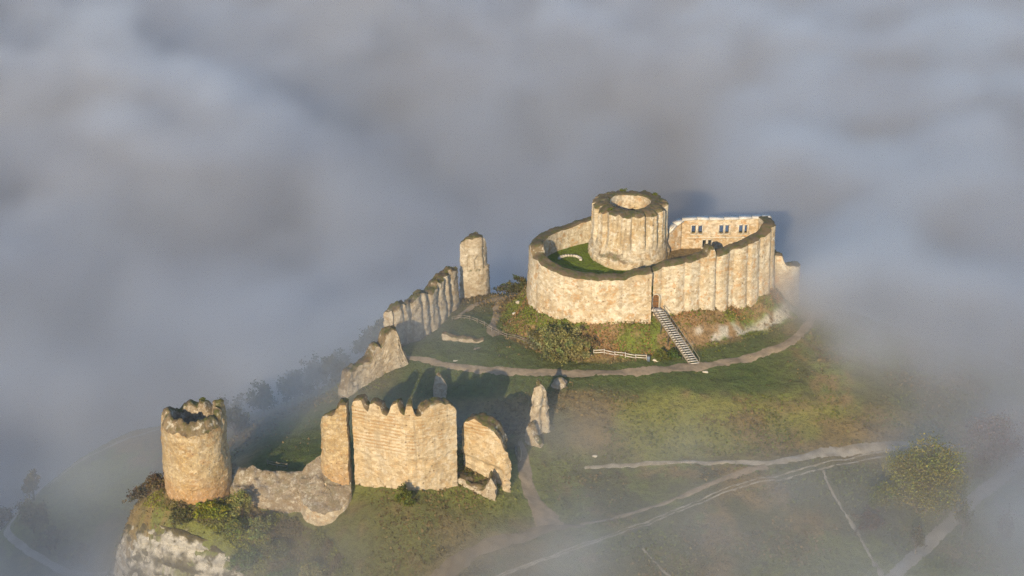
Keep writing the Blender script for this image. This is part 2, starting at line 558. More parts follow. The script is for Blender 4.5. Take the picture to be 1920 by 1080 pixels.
gm = NT('ground cover')
gp = gm.n('NewGeometry', out=0)
gc = gm.attr('tint', 0)
gf = gm.noise(gp, 1.1, 6, .7)
gg = gm.noise(gp, 4.5, 4, .7)
gcol = gm.mix(gm.math('MULTIPLY', gm.ramp(gf, .45, .62), .75), gc, gm.mix(.6, gc, (.045, .035, .018)))
gcol = gm.mix(gm.math('MULTIPLY', gm.ramp(gg, .5, .66), .45), gcol, gm.mix(.5, gc, (.26, .21, .11)))
gm.put(gm.b.inputs['Base Color'], gcol)
gm.bump(gm.math('ADD', gf, gm.math('MULTIPLY', gg, .4)), .5, 1.0)
nx, ny = gx.shape
gi = np.arange(nx * ny).reshape(nx, ny)
gfaces = np.stack([gi[:-1, :-1], gi[1:, :-1], gi[1:, 1:], gi[:-1, 1:]], -1).reshape(-1, 4)
tag(mesh_np('ground', np.stack([gx, gy, GZ], -1), gfaces, gm.m, None, True, {'tint': ('FLOAT_COLOR', ground_colour().reshape(-1, 4))}), kind='structure')


# ------------------------------------------------------------------ the chalk cliff: a craggy face hung on the brow of the spur
cb = resample(spline(CLIFF[:-1], .5), .22)
ct = np.gradient(cb, axis=0)
ct /= np.linalg.norm(ct, axis=1)[:, None]
cn = np.stack([ct[:, 1], -ct[:, 0]], -1)
cv = np.linspace(-.5, 4.6, 58)
cX = cb[:, None, 0] + cn[:, None, 0] * cv[None]
cY = cb[:, None, 1] + cn[:, None, 1] * cv[None]
cP = np.stack([cX, cY, ground(cX, cY) + .22 * smooth(-.5, .1, cv) - .5 * smooth(.1, -.5, cv)], -1)
lay = np.sin(cP[..., 2] * 3.4 + 2.0 * fbm(cP, .15, 3, 47))
crag = .45 * fbm(cP * (1, 1, .6), .55, 4, 48) + .14 * lay + .10 * vnoise(cP, 2.6, 49)
cP[..., 0] += cn[:, None, 0] * crag
cP[..., 1] += cn[:, None, 1] * crag
cP[..., 2] += .15 * fbm(cP, .9, 3, 50)
edge = smooth(.15, .6, cv[None] + 1.1 * fbm(cP, .35, 4, 46)) * smooth(3.4, 2.0, cv[None] + 1.4 * fbm(cP, .3, 3, 43))
spots = smooth(.16, .26, fbm(cP * (1, 1, 1.5), .5, 4, 44) - .2 + .05 * cv[None])
cc = mixc(np.broadcast_to(np.array([.13, .11, .055]), cP.shape), np.array([.66, .62, .53]), edge * (1 - .85 * spots))
cc = cc * (1 - .28 * smooth(.3, .9, lay))[..., None]
cc4 = np.concatenate([cc, np.ones(cc.shape[:2] + (1,))], -1)
ci = np.arange(cX.size).reshape(cX.shape)
cF = np.stack([ci[:-1, :-1], ci[:-1, 1:], ci[1:, 1:], ci[1:, :-1]], -1).reshape(-1, 4)
tag(mesh_np('chalk_cliff', cP, cF, gm.m, None, False, {'tint': ('FLOAT_COLOR', cc4.reshape(-1, 4))}), 'white chalk cliff face below the round tower', None, None, 'structure')


# ------------------------------------------------------------------ paths: worn strips laid over the ground
def strip(name, pts, width, mat, label=None, lift=.07, ragged=.25, seed=1):
    p = spline([q[:2] for q in pts], .8)
    n = len(p)
    wd = np.interp(np.linspace(0, 1, n), np.linspace(0, 1, len(np.atleast_1d(width))), np.atleast_1d(width)) if np.ndim(width) else np.full(n, float(width))
    t = np.gradient(p, axis=0)
    t /= np.linalg.norm(t, axis=1)[:, None]
    nn = np.stack([-t[:, 1], t[:, 0]], -1)
    k = max(3, int(np.max(wd) / .7) + 2)
    a = np.linspace(-1, 1, k)
    s = np.arange(n) * .8
    el = wd * .5 * (1 + ragged * fbm(np.stack([s, s * 0 + seed], -1), .35, 3, seed))
    er = wd * .5 * (1 + ragged * fbm(np.stack([s, s * 0 + seed + 9], -1), .35, 3, seed + 1))
    off = np.where(a[None] < 0, a[None] * el[:, None], a[None] * er[:, None])
    X = p[:, None, 0] + off * nn[:, None, 0]
    Y = p[:, None, 1] + off * nn[:, None, 1]
    edge = np.where(np.abs(a) > .99, -.10, 0.0)
    Z = ground(X, Y) + lift + edge[None]
    b = MB()
    b.grid(np.stack([X, Y, Z], -1), flip=True)
    o = b.build(name, mat)
    tag(o, label, None, None, 'structure')
    return o


strip('path', [(-22, 294.4), (-10.7, 290.4), (0, 289.6), (8.5, 288.4), (21.3, 288.5), (36.6, 291.2), (47.8, 295.1), (57, 300.5), (61.5, 307.5), (66, 317), (69, 325)], [1.6, 2.4, 2.6, 3.0, 3.2, 3.0, 2.6, 2.2, 2.2, 2.0], M['dirt'], seed=3)
strip('path', [(-12, 313.0), (-10.6, 315.9), (-7, 320), (-1.8, 323.2), (2.2, 326.5)], [1.0, 1.6, 1.8, 2.6], M['dirt'], seed=5)
strip('path', [(-1.8, 323.0), (-3.4, 318), (-3.4, 312.7), (-4.3, 307.5), (-2.8, 303.8)], [2.0, 1.4, 1.6, 3.4], M['dirt'], seed=6, lift=.10)
strip('path', [(1.6, 268), (2.2, 261.5), (2.7, 256), (3.8, 251), (5.7, 247), (6.3, 243.5)], [.9, 2.2, 2.5, 2.6, 3.6, 6.0], M['dirt'], seed=7)
strip('path', [(13, 244.6), (7.5, 243.6), (2, 241.2), (-5.6, 237.8), (-10.9, 232.4), (-18, 226)], [.5, 2.0, 2.6, 2.6, 3.0, 2.6], M['mud'], seed=8, lift=.10)
strip('path', [(13.5, 261.3), (21, 262.4), (29, 263.1), (39, 262.9), (47.9, 263.4), (58.4, 266.2), (74, 270.6), (95, 274)], [.8, 1.2, 1.2, 1.4, 3.0, 2.4, 1.6, 1.2], M['chalkpath'], seed=9)
strip('path', [(47.5, 262.6), (40, 258.5), (30, 253.2), (20, 248.0), (12, 245)], [1.8, 1.1, .9, .8, .8], M['dirt'], seed=10, lift=.10)
for off, sd in ((0, 11), (1.5, 12)):
    strip('wheel_track', [(-10, 226.8), (-3.6, 230.6 + off * .3), (17.9, 242.3 + off * .4), (38, 254 + off * .6), (58, 262.4 + off * .8), (74, 268 + off), (95, 272.5 + off)], .5, M['chalkpath'], seed=sd, lift=.06, ragged=.5)
strip('lane', [(58, 222), (65.7, 232.3), (73.5, 242.6), (81.7, 252.6), (90, 262), (98.8, 271.6), (112, 286)], 2.8, M['track'], seed=13, ragged=.1)
strip('path', [(58.1, 262), (58.7, 257), (59.9, 251.2), (61.3, 244), (63.1, 233.1), (65, 226)], [.9, .7, .8, .9, .9], M['chalkpath'], seed=14, ragged=.75)
strip('path', [(22.8, 239.1), (24.8, 235.8), (27.3, 231.9), (31, 227)], [.5, .6, .7, .7], M['chalkpath'], seed=15, ragged=.75)
strip('path', [(89, 257), (93, 253.5), (98, 250.5), (106, 246)], [1.0, 1.4, 1.4, 1.2], M['dirt'], seed=16)
strip('path', [(-76, 254), (-83, 261.4), (-93, 269), (-100, 275), (-103.5, 283), (-101.5, 292.4), (-92.3, 301), (-82, 307), (-70, 313)], [1.4, 1.5, 1.5, 1.4, 1.2, 1.0, .9, .8], M['track'], seed=17, ragged=.15, lift=.12)


# ------------------------------------------------------------------ walls and towers
def lerp_list(v, t):
    if np.ndim(v) == 0:
        return np.full(t.shape, float(v))
    v = np.asarray(v, float)
    if v.ndim == 2:
        return np.interp(t, v[:, 0], v[:, 1])
    return np.interp(t, np.linspace(0, 1, len(v)), v)


def masonry(e, path, thick, base, top, mat, mtop, closed=False, smooth_path=True, ds=.4, lobe=None, batter=0., rough=.16, top_rough=.35, jag=.0, side=1,
            hfun=None, ofun=None, ifun=None, inner_mat=None, inner_base=None, seed=0, slope_out=0.0, wall_name='wall', top_name='wall_top'):
    """a standing wall along a plan line: outer face on the right-hand side of travel times side"""
    p = spline(path, ds, closed) if smooth_path else resample(path, ds)
    if closed:
        p[-1] = p[0]
    n = len(p)
    t = np.gradient(p, axis=0)
    if closed:
        t[0] = t[-1] = (p[1] - p[-2]) / 2
    t /= np.linalg.norm(t, axis=1)[:, None]
    nn = np.stack([t[:, 1], -t[:, 0]], -1) * side
    s = np.r_[0, np.cumsum(np.linalg.norm(np.diff(p, axis=0), axis=1))]
    u = s / s[-1]
    zb, zt = lerp_list(base, u), lerp_list(top, u)
    if jag:
        zt = zt + jag * fbm(np.stack([p[:, 0], p[:, 1]], -1), .5, 4, seed + 5)
    th = lerp_list(thick, u)
    nw = max(3, int(th.max() / ds) + 1)
    wv = np.linspace(0, 1, nw)
    def top_z(iu, wf):
        z = zt[iu] + top_rough * fbm(np.stack([p[iu, 0] + nn[iu, 0] * -wf * th[iu], p[iu, 1] + nn[iu, 1] * -wf * th[iu]], -1), .8, 3, seed + 2)
        z = z - .35 * (np.abs(wf * 2 - 1) ** 6) - slope_out * (1 - wf)
        if hfun:
            z = hfun(p[iu], nn[iu], wf, u[iu], z)
        return z
    nv = max(4, int((np.max(zt) - np.min(zb)) / ds) + 1)
    fv = np.linspace(0, 1, nv)
    I = np.arange(n)
    def face(wf, sign, bz, extra):
        zt_ = top_z(I, np.full(n, wf))
        Z = bz[:, None] + (zt_ - bz)[:, None] * fv[None]
        O = np.zeros_like(Z)
        if lobe and sign > 0:
            ph = (s / lobe[0] + .16 * np.sin(s * .83 + seed) + .08 * np.sin(s * 2.1)) % 1.0
            O += (lobe[1] * (np.sqrt(np.clip(1 - (2 * ph - 1) ** 2, 0, 1)) - .6) * lerp_list(lobe[2] if len(lobe) > 2 else 1., u))[:, None]
        if batter and sign > 0:
            O += batter * (1 - fv[None]) ** 1.6
        if extra is not None:
            O += extra(p[:, None], u[:, None] + 0 * Z, Z, fv[None] + 0 * Z, s[:, None] + 0 * Z)
        base_off = -wf * th
        # the lobes fade where they meet the top's inner part
        X = p[:, None, 0] + nn[:, None, 0] * (base_off[:, None] + sign * O)
        Y = p[:, None, 1] + nn[:, None, 1] * (base_off[:, None] + sign * O)
        return np.stack([X, Y, Z], -1), O
    PO, OO = face(0., 1, zb, ofun)
    ib = zb if inner_base is None else lerp_list(inner_base, u)
    PI, OI = face(1., -1, ib, ifun)
    WI, WW = np.meshgrid(I, wv, indexing='ij')
    ZT = top_z(WI.ravel(), WW.ravel()).reshape(WI.shape)
    a = PO[:, -1, :2][:, None]
    c = PI[:, -1, :2][:, None]
    XY = a + (c - a) * wv[None, :, None]
    PT = np.concatenate([XY, ZT[..., None]], -1)
    def disp(P):
        q = P.copy()
        for k in range(3):
            big = fbm(P, .4, 2, seed + 31 + k)
            small = vnoise(P, 2.1, seed + 61 + k) + .8 * vnoise(P, 4.7, seed + 91 + k)
            q[..., k] += (rough * .55 * big + (.035 + rough * .33) * small) * (.6 if k == 2 else 1.0)
        return q
    uvO = np.stack([s[:, None] + 0 * PO[..., 2], PO[..., 2], 0 * PO[..., 2]], -1)
    uvI = np.stack([s[:, None] + 0 * PI[..., 2], PI[..., 2], 0 * PI[..., 2]], -1)
    m = MB()
    fl = side < 0
    m.grid(disp(PO), uvO, flip=fl)
    if not inner_mat:
        m.grid(disp(PI), uvI, flip=not fl)
    if not closed:
        for k in (0, n - 1):
            cap = PO[k][None] + (PI[k] - PO[k])[None] * wv[:, None, None]
            cap[:, -1, 2] = ZT[k]
            m.grid(disp(cap), np.stack([cap[..., 1], cap[..., 2], 0 * cap[..., 0]], -1), flip=(k == 0) != fl)
    m.build(wall_name, mat, e, False)
    if inner_mat:
        m2 = MB()
        m2.grid(disp(PI), uvI, flip=not fl)
        m2.build('inner_wall', inner_mat, e, False)
    m3 = MB()
    m3.grid(disp(PT), None, flip=fl)
    m3.build(top_name, mtop, e, False)
    return p, nn, s


def circle(c, r, n=28, a0=0.0):
    # clockwise seen from above, so that the outer face is on the left of travel: use side=-1
    th = a0 - np.linspace(0, 2 * np.pi, n, endpoint=False)
    return np.stack([c[0] + r * np.cos(th), c[1] + r * np.sin(th)], -1)


# --- the round keep
keep = thing('round_keep', (KEEP[0], KEEP[1], 12.4), 'massive pale round keep with hollow mossy top inside the oval curtain', 'keep')


def keep_out(p, u, Z, f, s):
    th = np.arctan2(p[..., 1] - KEEP[1], p[..., 0] - KEEP[0]) + 0 * Z
    plinth = smooth(16.2, 13.4, Z)
    ph = (th / R(22.5)) % 1.0
    rib = smooth(.06, .42, ph) * smooth(1.0, .93, ph) * (1 - .25 * smooth(.5, .56, ph) * smooth(.64, .58, ph))
    cone = smooth(15.6, 18.2, Z)
    o = (.75 * rib - .3 - .75 * np.exp(-((ph - .985) / .07) ** 2)) * cone
    flare = smooth(19.5, 15.5, Z) * .45
    prow = np.clip(np.cos(th - R(-113)), 0, 1) ** 10
    return o + flare + plinth * (.55 + 1.1 * prow) + .12 * fbm(np.stack([p[..., 0] + 0 * Z, p[..., 1] + 0 * Z, Z], -1), .8, 3, 4) * plinth * 2


def keep_in(p, u, Z, f, s):
    th = np.arctan2(p[..., 1] - KEEP[1], p[..., 0] - KEEP[0]) + 0 * Z
    a = (th - R(68)) / R(20)
    arch = ((a ** 2 + np.clip((Z - 19.3) / 2.0, 0, 9) ** 2) < 1) & (Z > 15)
    return np.where(arch, -.9, 0.0)


masonry(keep, circle(KEEP, 7.65, 36), 3.35, 11.0, 24.5, M['keep'], M['top'], closed=True, ds=.2, side=-1, rough=.08, top_rough=.14, ofun=keep_out, ifun=keep_in,
        inner_mat=M['curtain'], seed=3, slope_out=.3, hfun=lambda p, n, wf, u, z: z + .15 * np.sin(u * 6.28 * 2 + 1) - .45 * smooth(.45, .0, wf) * (fbm(np.stack([p[..., 0], p[..., 1]], -1), .6, 3, 8) + .3))

# --- the scalloped curtain of the inner bailey; it starts and ends at the stair door
cur = thing('curtain_wall', (28, 301, 6), 'tall pale scalloped curtain wall circling the round keep', 'wall')
bl = BAILEY
left_part = [(28.35, 300.45), (24, 299.9), (20.5, 299.7), (14, 300.4), (9, 302.4), (4.9, 306.7), (3.6, 312.5), (5, 318.5), (8.5, 323.4), (13, 326.6), (17.5, 328.6)]
right_part = [(27.6, 302.9), (31.0, 303.2), (35, 304.2), (40, 306.2), (45, 308.6), (50, 311.8), (54.2, 315.6), (55.6, 319.0), (55.0, 323.0)]


def curtain_h(p, n, wf, u, z):
    return z + .12 * fbm(np.stack([p[..., 0], p[..., 1]], -1), .35, 3, 66)


masonry(cur, left_part, 2.6, [3.0, 3.5, 4, 4, 3, 2, 2, 2, 3, 4], [(0, 16.9), (.06, 16.8), (.1, 15.9), (.2, 15.7), (.32, 16.0), (.41, 16.6), (.46, 17.2), (.50, 17.3), (.515, 19.0), (.54, 19.2), (.555, 17.6), (.62, 17.4), (.72, 17.3), (.88, 17.2), (.93, 17.7), (1, 18.0)],
        M['curtain'], M['top'], ds=.33, side=-1, rough=.08, top_rough=.14, lobe=(4.3, .28), batter=.8, seed=11, slope_out=.35, hfun=curtain_h)
masonry(cur, right_part, 2.3, 2.5, [(0, 16.2), (.05, 16.4), (.1, 17.2), (.18, 17.5), (.30, 17.9), (.345, 18.0), (.355, 19.6), (.385, 19.7), (.40, 17.7), (.5, 18.2), (.62, 18.8), (.75, 19.3), (.82, 20.3), (.9, 20.4), (1, 20.0)],
        M['curtain'], M['top'], ds=.33, side=1, rough=.08, top_rough=.14, lobe=(3.9, .85), batter=.8, seed=12, slope_out=.3, hfun=curtain_h)
# the return where the left part stands proud of the right one, the door set in it
db = MB()
dx, dy = 29.5, 302.1
th = np.linspace(0, np.pi, 9)
prof = [(-.62, 8.0)] + [(-.62 * math.cos(a), 10.1 + .75 * math.sin(a)) for a in th] + [(.62, 8.0)]
dv = [(dx + a, dy + .1 * a, z) for a, z in prof] + [(dx + a, dy + .5 + .1 * a, z) for a, z in prof]
k = len(prof)
df = [list(range(k))] + [[i, i + k, (i + 1) % k + k, (i + 1) % k] for i in range(k)]
door = mesh_np('door', dv, df, M['door'], cur, False)
db.tube([(dx + 1.14 * a, dy - .03, z + (.12 if z > 9 else 0)) for a, z in prof], .13, 6)
o = db.build('door_frame', M['frame'], cur)
ob = MB()
for zz_ in (8.45, 9.3, 10.15):
    ob.bar((dx - .56, dy - .06, zz_), (dx + .56, dy + .04, zz_), .05, .09)
o = ob.build('door_strap', M['dark_metal'], door)
o.location = (0, 0, 0)

# --- the palace wall with real window openings, on the far side of the court
pal = thing('palace_wall', (45, 322, 12.4), 'ruined palace wall with paired windows and white coping behind the curtain', 'wall')


def slab(e, x0, x1, y0, y1, z0, topf, thick, holes, mat, name='wall', cell=.3, seed=0):
    nxc, nzc = int((x1 - x0) / cell), int((max(topf(np.linspace(x0, x1, 40))) - z0) / cell)
    xs, fz = np.linspace(x0, x1, nxc + 1), np.linspace(0, 1, nzc + 1)
    occ = np.ones((nxc, nzc), bool)
    xc = (xs[1:] + xs[:-1]) / 2
    for (a, b, c, d) in holes:
        zmid = z0 + (topf(xc)[:, None] - z0) * ((fz[1:] + fz[:-1]) / 2)[None]
        occ &= ~((xc[:, None] > a) & (xc[:, None] < b) & (zmid > c) & (zmid < d))
    V, F, ids = [], [], {}
    def vid(i, j, s):
        k = (i, j, s)
        if k not in ids:
            ids[k] = len(V)
            x = xs[i]
            y = y0 + (y1 - y0) * (x - x0) / (x1 - x0)
            V.append((x, y + s * thick, z0 + (float(topf(np.array([x]))[0]) - z0) * fz[j]))
        return ids[k]
    for i in range(nxc):
        for j in range(nzc):
            if not occ[i, j]:
                continue
            F.append([vid(i, j, 0), vid(i + 1, j, 0), vid(i + 1, j + 1, 0), vid(i, j + 1, 0)])
            F.append([vid(i, j, 1), vid(i, j + 1, 1), vid(i + 1, j + 1, 1), vid(i + 1, j, 1)])
            if i == 0 or not occ[i - 1, j]:
                F.append([vid(i, j, 0), vid(i, j + 1, 0), vid(i, j + 1, 1), vid(i, j, 1)])
            if i == nxc - 1 or not occ[i + 1, j]:
                F.append([vid(i + 1, j, 0), vid(i + 1, j, 1), vid(i + 1, j + 1, 1), vid(i + 1, j + 1, 0)])
            if j == 0 or not occ[i, j - 1]:
                F.append([vid(i, j, 0), vid(i, j, 1), vid(i + 1, j, 1), vid(i + 1, j, 0)])
            if j == nzc - 1 or not occ[i, j + 1]:
                F.append([vid(i, j + 1, 0), vid(i + 1, j + 1, 0), vid(i + 1, j + 1, 1), vid(i, j + 1, 1)])
    V = np.array(V)
    D = V + .05 * np.stack([fbm(V, .9, 3, seed + q) for q in range(3)], -1)
    o = mesh_np(name, D, np.array(F), mat, e, False, {'wall_uv': ('FLOAT_VECTOR', V[:, [0, 2, 1]])})
    return o


WIN = [(38.5, 39.45, 15.9, 17.9), (39.85, 40.8, 15.9, 17.9), (44.4, 45.35, 15.9, 17.9), (45.75, 46.7, 15.9, 17.9), (48.7, 49.5, 15.9, 17.9), (49.9, 50.6, 15.9, 17.9), (41.0, 41.8, 12.7, 14.5), (42.2, 43.0, 12.7, 14.5)]
ptop = lambda x: np.interp(x, [36.4, 38, 44, 50, 55.6], [19.0, 19.35, 19.1, 19.3, 19.5]) + 0 * x
slab(pal, 36.4, 55.6, 322.2, 322.6, 11.5, ptop, 1.3, WIN, M['palace'], seed=1)
side_top = lambda x: np.interp(x, [33.0, 34.5, 36.4], [16.9, 18.2, 18.9]) + 0 * x
slab(pal, 33.0, 36.4, 319.9, 322.1, 11.5, side_top, 1.3, [], M['palace'], 'side_wall', seed=2)
for i, (a, b, c, d) in enumerate(WIN):
    yw = 322.2 + .4 * (a - 36.4) / 19.2
    m = MB()
    for x_ in (a - .09, b + .09):
        m.box((x_, yw - .02, (c + d) / 2), (.11, .10, (d - c) / 2 + .12))
    m.box(((a + b) / 2, yw - .02, d + .10), ((b - a) / 2 + .02, .10, .12))
    m.box(((a + b) / 2, yw - .06, c - .09), ((b - a) / 2 + .26, .16, .10))
    m.build('window_frame', M['frame'], pal, False)
m = MB()
m.box((46.6, 322.3, 15.05), (9.0, .22, .1))
m.build('string_course', M['frame'], pal, False)
xs_ = [33.1, 34.8, 36.4, 39.6, 42.2, 45.4, 48.6, 51.4, 53.6, 55.4]
for a, b in zip(xs_[:-1], xs_[1:]):
    f0, y_ = (side_top, lambda x: 319.9 + 2.2 * (x - 33) / 3.4) if b <= 36.5 else (ptop, lambda x: 322.2 + .4 * (x - 36.4) / 19.2)
    m = MB()
    pa, pb = np.array((a + .06, y_(a) + .62, float(f0(np.array([a]))[0]) + .10)), np.array((b - .06, y_(b) + .62, float(f0(np.array([b]))[0]) + .10))
    m.bar(pa, pb, 1.75, .26 + .06 * random.random())
    m.build('coping_stone', M['coping'], pal, False)
for x_, z_ in ((39.65, 15.2), (45.55, 15.2), (49.7, 15.2)):
    m = MB()
    m.box((x_, 322.15, z_ - .02), (.34, .25, .17))
    m.build('corbel', M['frame'], pal, False)

# --- ring of low stones and rubble inside the court
ring = thing('stone_ring', (12.2, 316.5, 12.4), 'curved low kerb of stones set in the court lawn', 'stone kerb')
for i in range(13):
    a = R(-10 + i * 15)
    m = MB()
    m.bar((12.3 + 2.3 * math.cos(a - .1), 316.2 + 2.1 * math.sin(a - .1), 12.6), (12.3 + 2.3 * math.cos(a + .1), 316.2 + 2.1 * math.sin(a + .1), 12.6 + .05 * random.random()), .6, .4)
    m.build('kerb_stone', M['chalk'], ring, False)


def ruin(name, label, cat, path, thick, base, top, mat, group=None, **kw):
    e = thing(name, (path[0][0], path[0][1], float(np.min(lerp_list(base, np.linspace(0, 1, 9))))), label, cat, group)
    masonry(e, path, thick, base, top, mat, kw.pop('mtop', M['top']), **kw)
    return e


# --- ruins of the middle bailey
ruin('flanking_tower', 'hazy broken tower joining the right end of the curtain wall', 'tower', [(53.8, 321.8), (56.5, 319.6), (60.0, 319.4), (62.3, 321.5), (62.5, 325)], 2.4, -2, [(0, 13.0), (.2, 12.6), (.35, 12.2), (.42, 10.2), (.6, 9.6), (.8, 9.0), (1, 8.0)], M['curtain'], side=1, seed=21, batter=.5, jag=.3)
ruin('tall_tower_stump', 'tall solitary tower fragment with rounded mossy head in the mist', 'tower', [(-11.4, 325.4), (-9.8, 324.6), (-7.6, 324.6), (-5.6, 325.6), (-5.0, 327.2)], 3.4, -2.5, [(0, 12.4), (.12, 13.4), (.3, 14.1), (.55, 14.3), (.75, 13.8), (.88, 12.4), (1, 10.2)], M['ruin'], side=1, ds=.3, seed=22, batter=.3, rough=.2,
     ofun=lambda p, u, Z, f, s: np.where(((((u - .52) / .09) ** 2 + np.clip((Z - 8.2) / 1.4, 0, 9) ** 2 < 1) | (((u - .30) / .08) ** 2 + np.clip((Z - 8.6) / 1.2, 0, 9) ** 2 < 1)) & (Z > 6.2), -.55, 0.0) + np.where((u > .68) & (Z > 6.6), -.45, 0.0))
ruin('long_ruined_wall', 'long craggy wall with deep vertical ribs running below the tall tower fragment', 'wall', [(-24.6, 301.6), (-21.4, 305.5), (-17.4, 311.0), (-14.2, 316.6), (-11.9, 321.4)], 2.6, [-8, -7, -5, -4, -3], [(0, 6.6), (.1, 7.5), (.25, 7.3), (.42, 7.6), (.55, 7.2), (.6, 7.0), (.63, 8.3), (.8, 8.6), (1, 8.4)], M['ruin'], side=1, ds=.33, seed=23,
     lobe=(2.9, 1.15), rough=.38, top_rough=.6, batter=1.0, jag=.4, slope_out=-.3)
ruin('leaning_wall_fragment', 'jagged wall fragment with a tall pinnacle at its right end on the misty edge', 'wall', [(-33.0, 284.8), (-30.5, 287.0), (-27.6, 288.9), (-24.8, 290.6), (-22.0, 291.6), (-20.4, 291.8)], 2.6, [-7, -6, -5, -4, -3], [(0, -2.2), (.1, 1.6), (.28, 2.2), (.42, 3.0), (.5, 5.2), (.56, 5.6), (.6, 4.6), (.66, 7.4), (.76, 8.3), (.83, 8.0), (.88, 4.0), (.94, 1.8), (1, -1.2)], M['ruin'], side=1, ds=.3, seed=24, rough=.3, top_rough=.4, batter=.9)
ruin('wall_stub', 'small upright stub of masonry half lost in mist behind the striped wall', 'wall', [(-15.6, 282.6), (-14.2, 282.3), (-12.9, 282.9)], 1.6, -5, [-.5, 2.6, 3.0, 2.2, .2], M['ruin'], side=1, ds=.28, seed=25, rough=.25, batter=.6)
ruin('leaning_pillar', 'crooked masonry pillar casting a long shadow to the dirt path', 'pillar', [(3.6, 270.2), (4.6, 269.8), (6.0, 270.2), (7.0, 271.2)], 2.0, -6, [(0, 4.4), (.12, 6.4), (.3, 7.2), (.55, 7.3), (.72, 6.6), (.85, 4.8), (1, 2.8)], M['ruin'], side=1, ds=.26, seed=26, rough=.34, top_rough=.4, batter=.6,
     ofun=lambda p, u, Z, f, s: -.7 * np.exp(-((u - .62) / .12) ** 2) * smooth(6, 2, Z) + .5 * fbm(np.stack([p[..., 0] + 0 * Z, p[..., 1] + 0 * Z, Z], -1), .4, 3, 71))
ruin('pillar_footing', 'broken lump of masonry at the foot of the crooked pillar', 'masonry', [(2.6, 267.8), (3.8, 266.6), (5.2, 265.6)], 1.4, -7, [-.5, .6, -1.4, -2.4, -3.4], M['ruin'], side=1, ds=.28, seed=27, rough=.4, batter=.5)
ruin('retaining_wall', 'low chalky retaining wall in the middle bailey near the wooden fence', 'wall', [(-14.6, 302.6), (-11.5, 301.6), (-8.5, 301.2), (-5.8, 301.4)], 1.0, -2.5, [1.9, 1.7, 1.6, 1.3, 1.0], M['ruin'], side=1, ds=.3, seed=28, rough=.2, lobe=(1.7, .25))
ruin('foundation_line', 'narrow line of excavated foundation stones leading to a grey slab', 'foundation', [(-6.6, 299.6), (-8.6, 297.4), (-10.6, 295.0)], .9, -.8, .55, M['rubble'], side=1, ds=.3, seed=29, rough=.15, mtop=M['rubble'])
ruin('foundation_line', 'thin pale wall footing running left from the dirt path', 'foundation', [(-21.6, 294.2), (-17, 293.0), (-13.2, 291.9)], .7, -1.8, [.4, .3, .35, .2], M['rubble'], side=1, ds=.3, seed=30, rough=.15, mtop=M['rubble'])
ruin('stone_slab', 'flat grey foundation slab beside the dirt path', 'slab', [(-13.2, 291.6), (-11.2, 292.2), (-9.0, 292.8)], 2.2, -.9, .42, M['chalk'], side=1, ds=.4, seed=31, rough=.08, top_rough=.1, mtop=M['chalk'])

# --- the outer work: round tower, low wall, tall fragment, banded wall, leaning block
TC = (-55.4, 247.3)
tow = thing('round_tower', (TC[0], TC[1], -1), 'hollow round flint tower with orange foot above the white cliff', 'tower')


def tower_h(p, n, wf, u, z):
    x, y = p[..., 0] - TC[0], p[..., 1] - TC[1]
    ang = np.degrees(np.arctan2(y, x))
    front = smooth(2, -4, y)
    z = z - front * 1.7 * smooth(.75, .0, wf) ** 1.0
    z = z + .7 * np.exp(-((ang - 105) / 15) ** 2) + .5 * np.exp(-((ang - 76) / 12) ** 2) - 2.4 * np.exp(-((ang - 48) / 9) ** 2) + 1.5 * np.exp(-((ang - 24) / 12) ** 2) - .8 * np.exp(-((ang - 128) / 14) ** 2)
    return z - .3 - 1.5 * smooth(1.5, 4.5, y) + .5 * fbm(np.stack([x, y], -1), 1.1, 3, 94)


masonry(tow, circle(TC, 5.6, 28), 1.9, -4.5, 14.5, M['tower'], M['top'], closed=True, ds=.26, side=-1, rough=.16, top_rough=.22, batter=.35, inner_mat=M['rubble'], seed=41, hfun=tower_h,
        ofun=lambda p, u, Z, f, s: -.5 * smooth(12.2, 13.6, Z + .8 * fbm(np.stack([p[..., 0] + 0 * Z, p[..., 1] + 0 * Z], -1), .5, 3, 91)) * (p[..., 1] < TC[1] + 2) + .25 * fbm(np.stack([p[..., 0] + 0 * Z, p[..., 1] + 0 * Z, Z], -1), .25, 3, 92))
low = ruin('low_rubble_wall', 'low rubble wall with sloping top between the round tower and the turret stump', 'wall', [(-50.6, 246.2), (-46, 245.6), (-41.5, 245.6), (-37.0, 245.2)], 4.2, -8.0, [-1.2, -2.2, -2.6, -2.9], M['rubble'], side=1, ds=.33, seed=42, rough=.22, top_rough=.5, mtop=M['rubble'], batter=.3,
           hfun=lambda p, n, wf, u, z: z + 3.4 * wf + .5 * smooth(.6, 1, u) * wf)
ST = (-33.0, 246.8)
stp = thing('turret_stump', (ST[0], ST[1], -7), 'rounded turret stump with rubble slope and pale foot below the tall fragment', 'turret')
masonry(stp, circle(ST, 4.6, 24), 4.3, -9.0, -3.0, M['curtain'], M['rubble'], closed=True, ds=.33, side=-1, rough=.18, top_rough=.5, batter=.35, seed=43, top_name='rubble_core',
        hfun=lambda p, n, wf, u, z: -3.9 + .72 * np.clip((p[..., 1] - n[..., 1] * wf * 4.3 * -1 * -1) - (ST[1] - 4.6), 0, 9.5) + .45 * fbm(np.stack([p[..., 0] - n[..., 0] * wf * 4.3, p[..., 1] - n[..., 1] * wf * 4.3], -1), .7, 3, 55))
